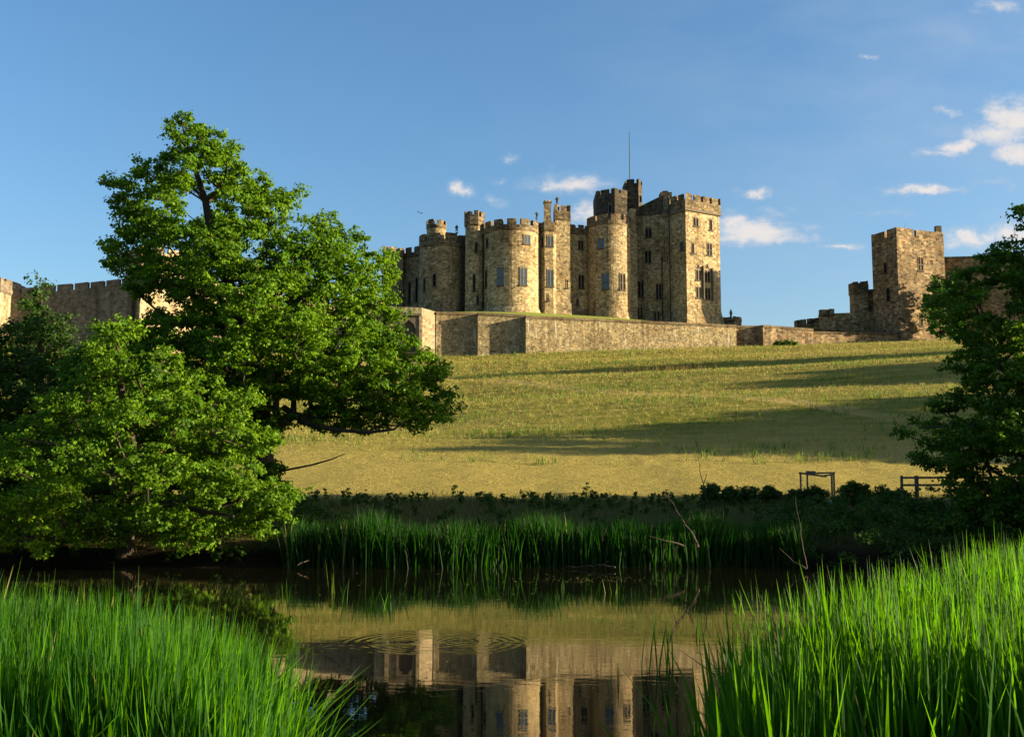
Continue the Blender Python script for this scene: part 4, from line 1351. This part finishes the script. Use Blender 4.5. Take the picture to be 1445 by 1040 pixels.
for k, (px, py, n, h_, lab) in enumerate(tufts):
    Y = CAMZ / -ray(px, py)[1]
    X = ray(px, py)[0] * Y
    rg = np.random.default_rng(50 + k)
    P = np.stack([X + rg.normal(0, .05 * (1 + (n > 4)), n), Y + rg.normal(0, .06, n), np.full(n, -.05)], 1)
    o = blades('reed_tuft', P, h_ * rg.uniform(.6, 1.05, n), rg.uniform(.014, .022, n), rg.uniform(.02, .22, n), rg.uniform(0, .12, n), L_WEED if k % 3 == 2 else L_REED, seed=60 + k)
    put(o, lab, 'reed tuft', 'reed tufts in the river')
# the near tuft with bent leaves in front of the left bed
Y = 6.1
P = np.array([[X_at(513, Y, 1040), Y, -.1], [X_at(505, Y, 1040) , Y + .05, -.1], [X_at(520, Y, 1040), Y - .05, -.1], [X_at(508, Y, 1040), Y, -.1], [X_at(516, Y, 1040), Y + .1, -.1]])
put(blades('reed_tuft', P, np.array([1.12, .95, .98, .8, .7]), np.array([.022, .02, .02, .016, .016]), np.array([.03, .10, .05, .1, .05]), np.array([.0, .28, .30, .1, .05]), L_REED, seed=71, segs=7, azim=np.array([.2, 2.6, .3, 3.3, .8])),
    'near reed tuft with two bent leaves at the bottom, right of the left reeds', 'reed tuft', 'reed tufts in the river')

# --- field grass and weeds
def patch(x, y, s=0.11):
    return np.sin(x * s * 1.7 + 2 * np.sin(y * s)) * np.sin(y * s * 3.1 + 1.3 * np.sin(x * s * 0.9))


X, Y, rg = scatter(80000, -75, 85, 45, 198, lambda x, y, r: (np.abs(x) < 0.5 * y + 5) & (y < yw(x) - .3) & (y > 44.5), 80)
rep = 4
X = np.repeat(X, rep) + rg.normal(0, .12, len(X) * rep); Y = np.repeat(Y, rep) + rg.normal(0, .12, len(Y) * rep)
hs = np.interp(Y, [45, 62, 75, 190], [.04, .07, .21, .32])
put(blades('meadow_grass', np.stack([X, Y, gz(X, Y) - .02], 1), hs * rg.uniform(.5, 1.5, len(X)), np.interp(Y, [45, 190], [.014, .07]) * rg.uniform(.7, 1.3, len(X)), rg.uniform(0, .5, len(X)), rg.uniform(0, .4, len(X)), L_STRAW, seed=81, segs=2),
    'dry straw-coloured grass tussocks scattered over the meadow', 'grass', kind='stuff')
X, Y, rg = scatter(21000, -60, 85, 62, 199, lambda x, y, r: (np.abs(x) < 0.5 * y + 5) & (y < yw(x) - .2) & ((patch(x, y) + .25 * r.normal(size=len(x)) > .30) | (y > yw(x) - 5)), 82)
rep = 6
X = np.repeat(X, rep) + rg.normal(0, .15, len(X) * rep); Y = np.repeat(Y, rep) + rg.normal(0, .15, len(Y) * rep)
put(blades('meadow_weeds', np.stack([X, Y, gz(X, Y) - .02], 1), rg.uniform(.15, .7, len(X)), rg.uniform(.03, .07, len(X)), rg.uniform(0, .35, len(X)), rg.uniform(0, .3, len(X)), L_WEED, seed=83, segs=2),
    'green thistles and weeds in patches over the slope', 'weeds', kind='stuff')
# rush patch high on the slope
cR = (20.5, 133.0)
X = np.random.default_rng(84).normal(cR[0], 3.0, 900); Y = np.random.default_rng(85).normal(cR[1], 1.6, 900)
rg = np.random.default_rng(86)
put(blades('rush_patch', np.stack([X, Y, gz(X, Y)], 1), rg.uniform(.6, 1.1, 900), rg.uniform(.04, .08, 900), rg.uniform(0, .25, 900), rg.uniform(0, .2, 900), L_RUSH, seed=87, segs=2),
    'brown patch of rushes high on the slope', 'rushes', kind='stuff')
# bank grass and weeds in the shade between reeds and meadow
X, Y, rg = scatter(26000, -24, 26, 29.5, 45.5, lambda x, y, r: (np.abs(x) < 0.5 * y + 3) & (y > bank(x) + .3), 88)
put(blades('bank_grass', np.stack([X, Y, gz(X, Y) - .02], 1), rg.uniform(.10, .34, len(X)), rg.uniform(.012, .03, len(X)), rg.uniform(0, .5, len(X)), rg.uniform(0, .4, len(X)), L_BANK, seed=89, segs=2),
    'rough dark grass on the shaded far bank', 'grass', kind='stuff')
rg = np.random.default_rng(90)
n = 240
X = rg.uniform(-11.5, 14, n)
Y = np.where(rg.uniform(size=n) < .45, rg.normal(42.0, 2.0, n), rg.uniform(31, 43, n))
zc0 = gz(X, Y)
hgt_ = rg.uniform(.10, .42, n)
C = np.concatenate([np.stack([X, Y, zc0 + hgt_ * f], 1) for f in (.3, .65, 1.0)])
put(leaf_mesh('bank_weeds', C, np.tile(.16, len(C)), 28, .10, L_SHRUB, None, 91, flat=.9, sprays=4), 'dark nettles and weeds along the top of the far bank', 'weeds', kind='stuff')

# --- shrubs on the bank top, one thing each
shr = [(1003, 704, 16, 22, 41.5, 'small dark shrub, leftmost of the row on the bank top'), (1030, 706, 14, 20, 41.8, 'small dark shrub right of the leftmost one on the bank top'),
       (1060, 708, 22, 24, 41.6, 'low broad dark shrub on the bank, left of the timber frame'), (1088, 708, 14, 24, 42.0, 'narrow dark shrub beside the low broad one near the timber frame'),
       (1122, 706, 16, 16, 41.6, 'low dark shrub under the left leg of the timber frame'), (1152, 706, 18, 20, 41.2, 'dark shrub growing under the timber frame'),
       (1206, 708, 27, 32, 40.5, 'large rounded dark bush between the timber frame and the fence'), (1246, 706, 10, 22, 41, 'slim dark shrub just right of the large rounded bush'), (1268, 708, 16, 16, 41, 'low dark shrub at the foot of the fence post')]
for k, (px, py, hw, ht, D, lab) in enumerate(shr):
    rg = np.random.default_rng(100 + k)
    base = W(px, py, D)
    z0 = float(gz(base.x, D))
    sc = D / F
    n = int(14 + hw * 1.6)
    P = rg.normal(size=(n, 3)); P /= np.linalg.norm(P, axis=1, keepdims=True); P *= rg.uniform(.3, 1, (n, 1)) ** .5
    h_ = base.z + ht * sc - z0
    C = np.stack([base.x + P[:, 0] * hw * sc * .85, D + P[:, 1] * hw * sc * .85, z0 + h_ * .45 + P[:, 2] * h_ * .42], 1)
    o = root('bank_shrub', (base.x, D, z0), lab, 'shrub', 'shrubs along the bank top')
    leaf_mesh('foliage', C, .20, 70, .085, L_SHRUB, o, 110 + k, flat=.9)
    limb_mesh('stem', C[::2], [(base.x, D, z0 - .1), (base.x, D, z0 + h_ * .3), (base.x, D, z0 + h_ * .6)], [.05, .035, .02], M_BARK, o, .006, k)
# green bush at the foot of the terrace wall
D = 186.5
c = W(1108, 493, D)
rg = np.random.default_rng(130)
P = rg.normal(size=(50, 3)); P /= np.linalg.norm(P, axis=1, keepdims=True)
C = np.stack([c.x + P[:, 0] * 2.0, D + P[:, 1] * .9, float(gz(c.x, D)) + .5 + P[:, 2] * .45], 1)
o = root('wall_foot_bush', (c.x, D, float(gz(c.x, D))), 'low bright green bush on the grass in front of the terrace wall', 'bush')
leaf_mesh('foliage', C, .45, 63, .28, L_WEED, o, 131)
limb_mesh('stem', C[::5], [(c.x, D, float(gz(c.x, D)) - .2), (c.x, D, float(gz(c.x, D)) + .4)], [.08, .04], M_BARK, o, .01, 3)

# bramble mass under the right tree
rg = np.random.default_rng(133)
n = 420
X = rg.uniform(7.2, 22, n); Y = bank(X) + rg.uniform(-.15, 5.5, n)
C = np.stack([X, Y, np.maximum(gz(X, Y), 0) + rg.uniform(.05, 1.0, n) * np.interp(X, [7, 10, 15], [.5, .8, 1.2])], 1)
put(leaf_mesh('bank_undergrowth', C, .34, 63, .095, L_DARK, None, 134, flat=.8), 'dark tangled undergrowth on the bank below the right tree', 'undergrowth', kind='stuff')
n = 260
X = rg.uniform(-19, -5.2, n); Y = bank(X) + rg.uniform(.1, 6.5, n)
C = np.stack([X, Y, np.maximum(gz(X, Y), 0) + rg.uniform(.0, .55, n)], 1)
put(leaf_mesh('left_bank_undergrowth', C, .30, 49, .09, L_DARK, None, 135, flat=.8), 'dark undergrowth on the bank below the alders', 'undergrowth', kind='stuff')

# --- timber frame
D = 42.0
tf = root('timber_frame', W(1152, 695, D), 'weathered open timber frame of posts and top rails on the bank', 'wooden frame')
cL, cR_, cB = W(1129.5, 668, 42.0), W(1173.5, 671, 42.0), W(1139, 669, 43.0)
cB2 = W(1176.5, 668, 43.1)
for p_, zt_ in ((cL, cL.z), (cR_, cR_.z), (cB, cB.z), (cB2, cB2.z)):
    z0 = float(gz(p_.x, p_.y)) - .25
    mb = MB(); mb.box((p_.x, p_.y, (z0 + zt_) / 2), (1, 0, 0), (0, 1, 0), Z, .03, .03, (zt_ - z0) / 2); mb.build('post', M_WOOD, tf)


def beam(nm, a, b, hw, hh_, parent, mt=M_WOOD, lift=0.0):
    a, b = Vector(a), Vector(b)
    d = (b - a).normalized()
    s = Z.cross(d).normalized()
    mb = MB()
    mb.box((a + b) / 2 + Z * lift, d, s, d.cross(s), (b - a).length / 2, hw, hh_)
    return mb.build(nm, mt, parent)


beam('rail', cL + Vector((-.06, -.0, 0)), W(1166, 673, 42.0), .03, .035, tf, lift=.02)
beam('rail', W(1163, 672.5, 42.05), cR_ + Vector((.06, 0, 0)), .025, .03, tf, lift=.04)
beam('rail', cB + Vector((-.08, 0, 0)), cB2 + Vector((.04, 0, 0)), .03, .035, tf, lift=.03)
beam('board', W(1138, 665.5, 42.4), W(1150, 665.8, 42.4), .10, .03, tf)
beam('board', W(1166, 667, 42.6), W(1173, 667.6, 42.6), .12, .03, tf)
mb = MB()
c = W(1172, 702, 41.2)
pts = [Vector((math.cos(a) * .10, math.sin(a) * .07, 0)) for a in np.linspace(0, 2 * math.pi, 9)[:-1]]
mb.prism([(c.x + p_.x, c.y + p_.y) for p_ in pts], float(gz(c.x, c.y)) - .05, float(gz(c.x, c.y)) + .2, top=[(c.x + p_.x * .5, c.y + p_.y * .6) for p_ in pts])
put(mb.build('pale_stone', M_RUBBLE), 'small pale stone lying by the right foot of the timber frame', 'stone')

# --- rail fence behind the right tree
D = 40.0
fr = root('rail_fence', W(1330, 700, D), 'grey post and rail fence partly hidden by the right tree', 'fence')
pxs = [1272, 1293, 1340, 1382, 1410, 1447, 1490, 1540]
for px in pxs:
    p_ = W(px, 671, D + (px > 1280) * .15)
    z0 = float(gz(p_.x, p_.y)) - .2
    mb = MB(); mb.box((p_.x, p_.y, (z0 + p_.z) / 2), (1, 0, 0), (0, 1, 0), Z, .04 + .025 * (px == 1293), .04, (p_.z - z0) / 2); mb.build('post', M_WOOD, fr)
for py in (674, 684.5):
    beam('rail', W(1271, py, D - .08), W(1545, py - 1, D - .02), .02, .04, fr)

# --- dead branches
def branch(pts, r0, label, twigs=()):
    P = [W(*q) for q in pts]
    mb = MB()
    r0 *= .7
    P2, R2 = [P[0]], [r0]
    rg = random.Random(len(pts) + int(pts[0][0]))
    for i in range(len(P) - 1):
        for f in (.33, .66, 1.0):
            f_ = (i + f) / (len(P) - 1)
            j = 0 if f == 1 else r0 * .9
            P2.append(P[i].lerp(P[i + 1], f) + Vector((rg.uniform(-j, j), rg.uniform(-j, j), rg.uniform(-j, j))))
            R2.append(r0 * (1 - .8 * f_))
    mb.tube(P2, R2, 6)
    for q in twigs:
        Q = [W(*x) for x in q]
        mb.tube(Q, [r0 * .45 * (1 - i / len(Q)) + .003 for i in range(len(Q))], 5)
    o = mb.build('dead_branch', M_DEAD, None, weld=False, smooth=True)
    put(o, label, 'branch', 'dead branches along the water')


branch([(1003, 725, 33.5), (996, 700, 33.5), (990, 675, 33.5), (985, 645, 33.4)], .035, 'tall thin bare dead stem rising above the far bank', [((992, 685, 33.5), (998, 668, 33.4))])
branch([(985, 772, 28.2), (975, 750, 28.3), (955, 722, 28.6), (936, 692, 29)], .055, 'thick leaning dead branch in front of the far reeds', [((968, 738, 28.4), (976, 722, 28.3))])
branch([(965, 770, 28.1), (940, 763, 27.9), (916, 756, 27.8)], .03, 'short near-level dead branch left of the thick leaning one')
branch([(1138, 803, 26.8), (1120, 793, 26.9), (1100, 773, 27)], .04, 'short pale dead branch slanting out of the water')
branch([(1139, 802, 26.8), (1132, 765, 26.9), (1128, 735, 27), (1122, 700, 27.1)], .025, 'tall thin dead twig standing above the short pale branch')
branch([(868, 800, 27.4), (845, 797, 27.6), (820, 799, 27.8), (797, 799, 27.9)], .035, 'bare driftwood branch lying along the far waterline', [((850, 798, 27.5), (858, 792, 27.4))])
branch([(945, 905, 14.1), (952, 885, 14.2), (960, 872, 14.2), (968, 858, 14.3)], .016, 'small dead twig poking out of open water beside the reed tuft', [((955, 880, 14.2), (952, 868, 14.2))])
branch([(420, 797, 27.8), (429, 793, 27.8), (436, 791, 27.9)], .035, 'pale broken branch stub at the left waterline')

# --- scum, leaves and seed floating on the river
rg = np.random.default_rng(140)
n = 260
px_ = np.concatenate([rg.uniform(420, 1000, 120), rg.normal(850, 60, 140)])
Yq = np.concatenate([rg.uniform(11.5, 27, 120), rg.normal(24.8, .5, 140)])
Xq = (px_ - CX) / F * Yq
a_ = rg.uniform(0, 6.28, n); L_ = rg.uniform(.012, .05, n)[:, None]
T_ = np.stack([np.cos(a_), np.sin(a_), 0 * a_], 1) * L_; B_ = np.stack([-np.sin(a_), np.cos(a_), 0 * a_], 1) * L_ * .4
P = np.stack([Xq, Yq, np.full(n, .004)], 1)
put(np_mesh('floating_leaves', np.stack([P - T_, P - B_, P + T_, P + B_], 1).reshape(-1, 3), np.arange(n * 4).reshape(-1, 4), 4, L_STRAW), 'scattered pale leaves and scum floating on the dark river', 'leaves', kind='stuff')
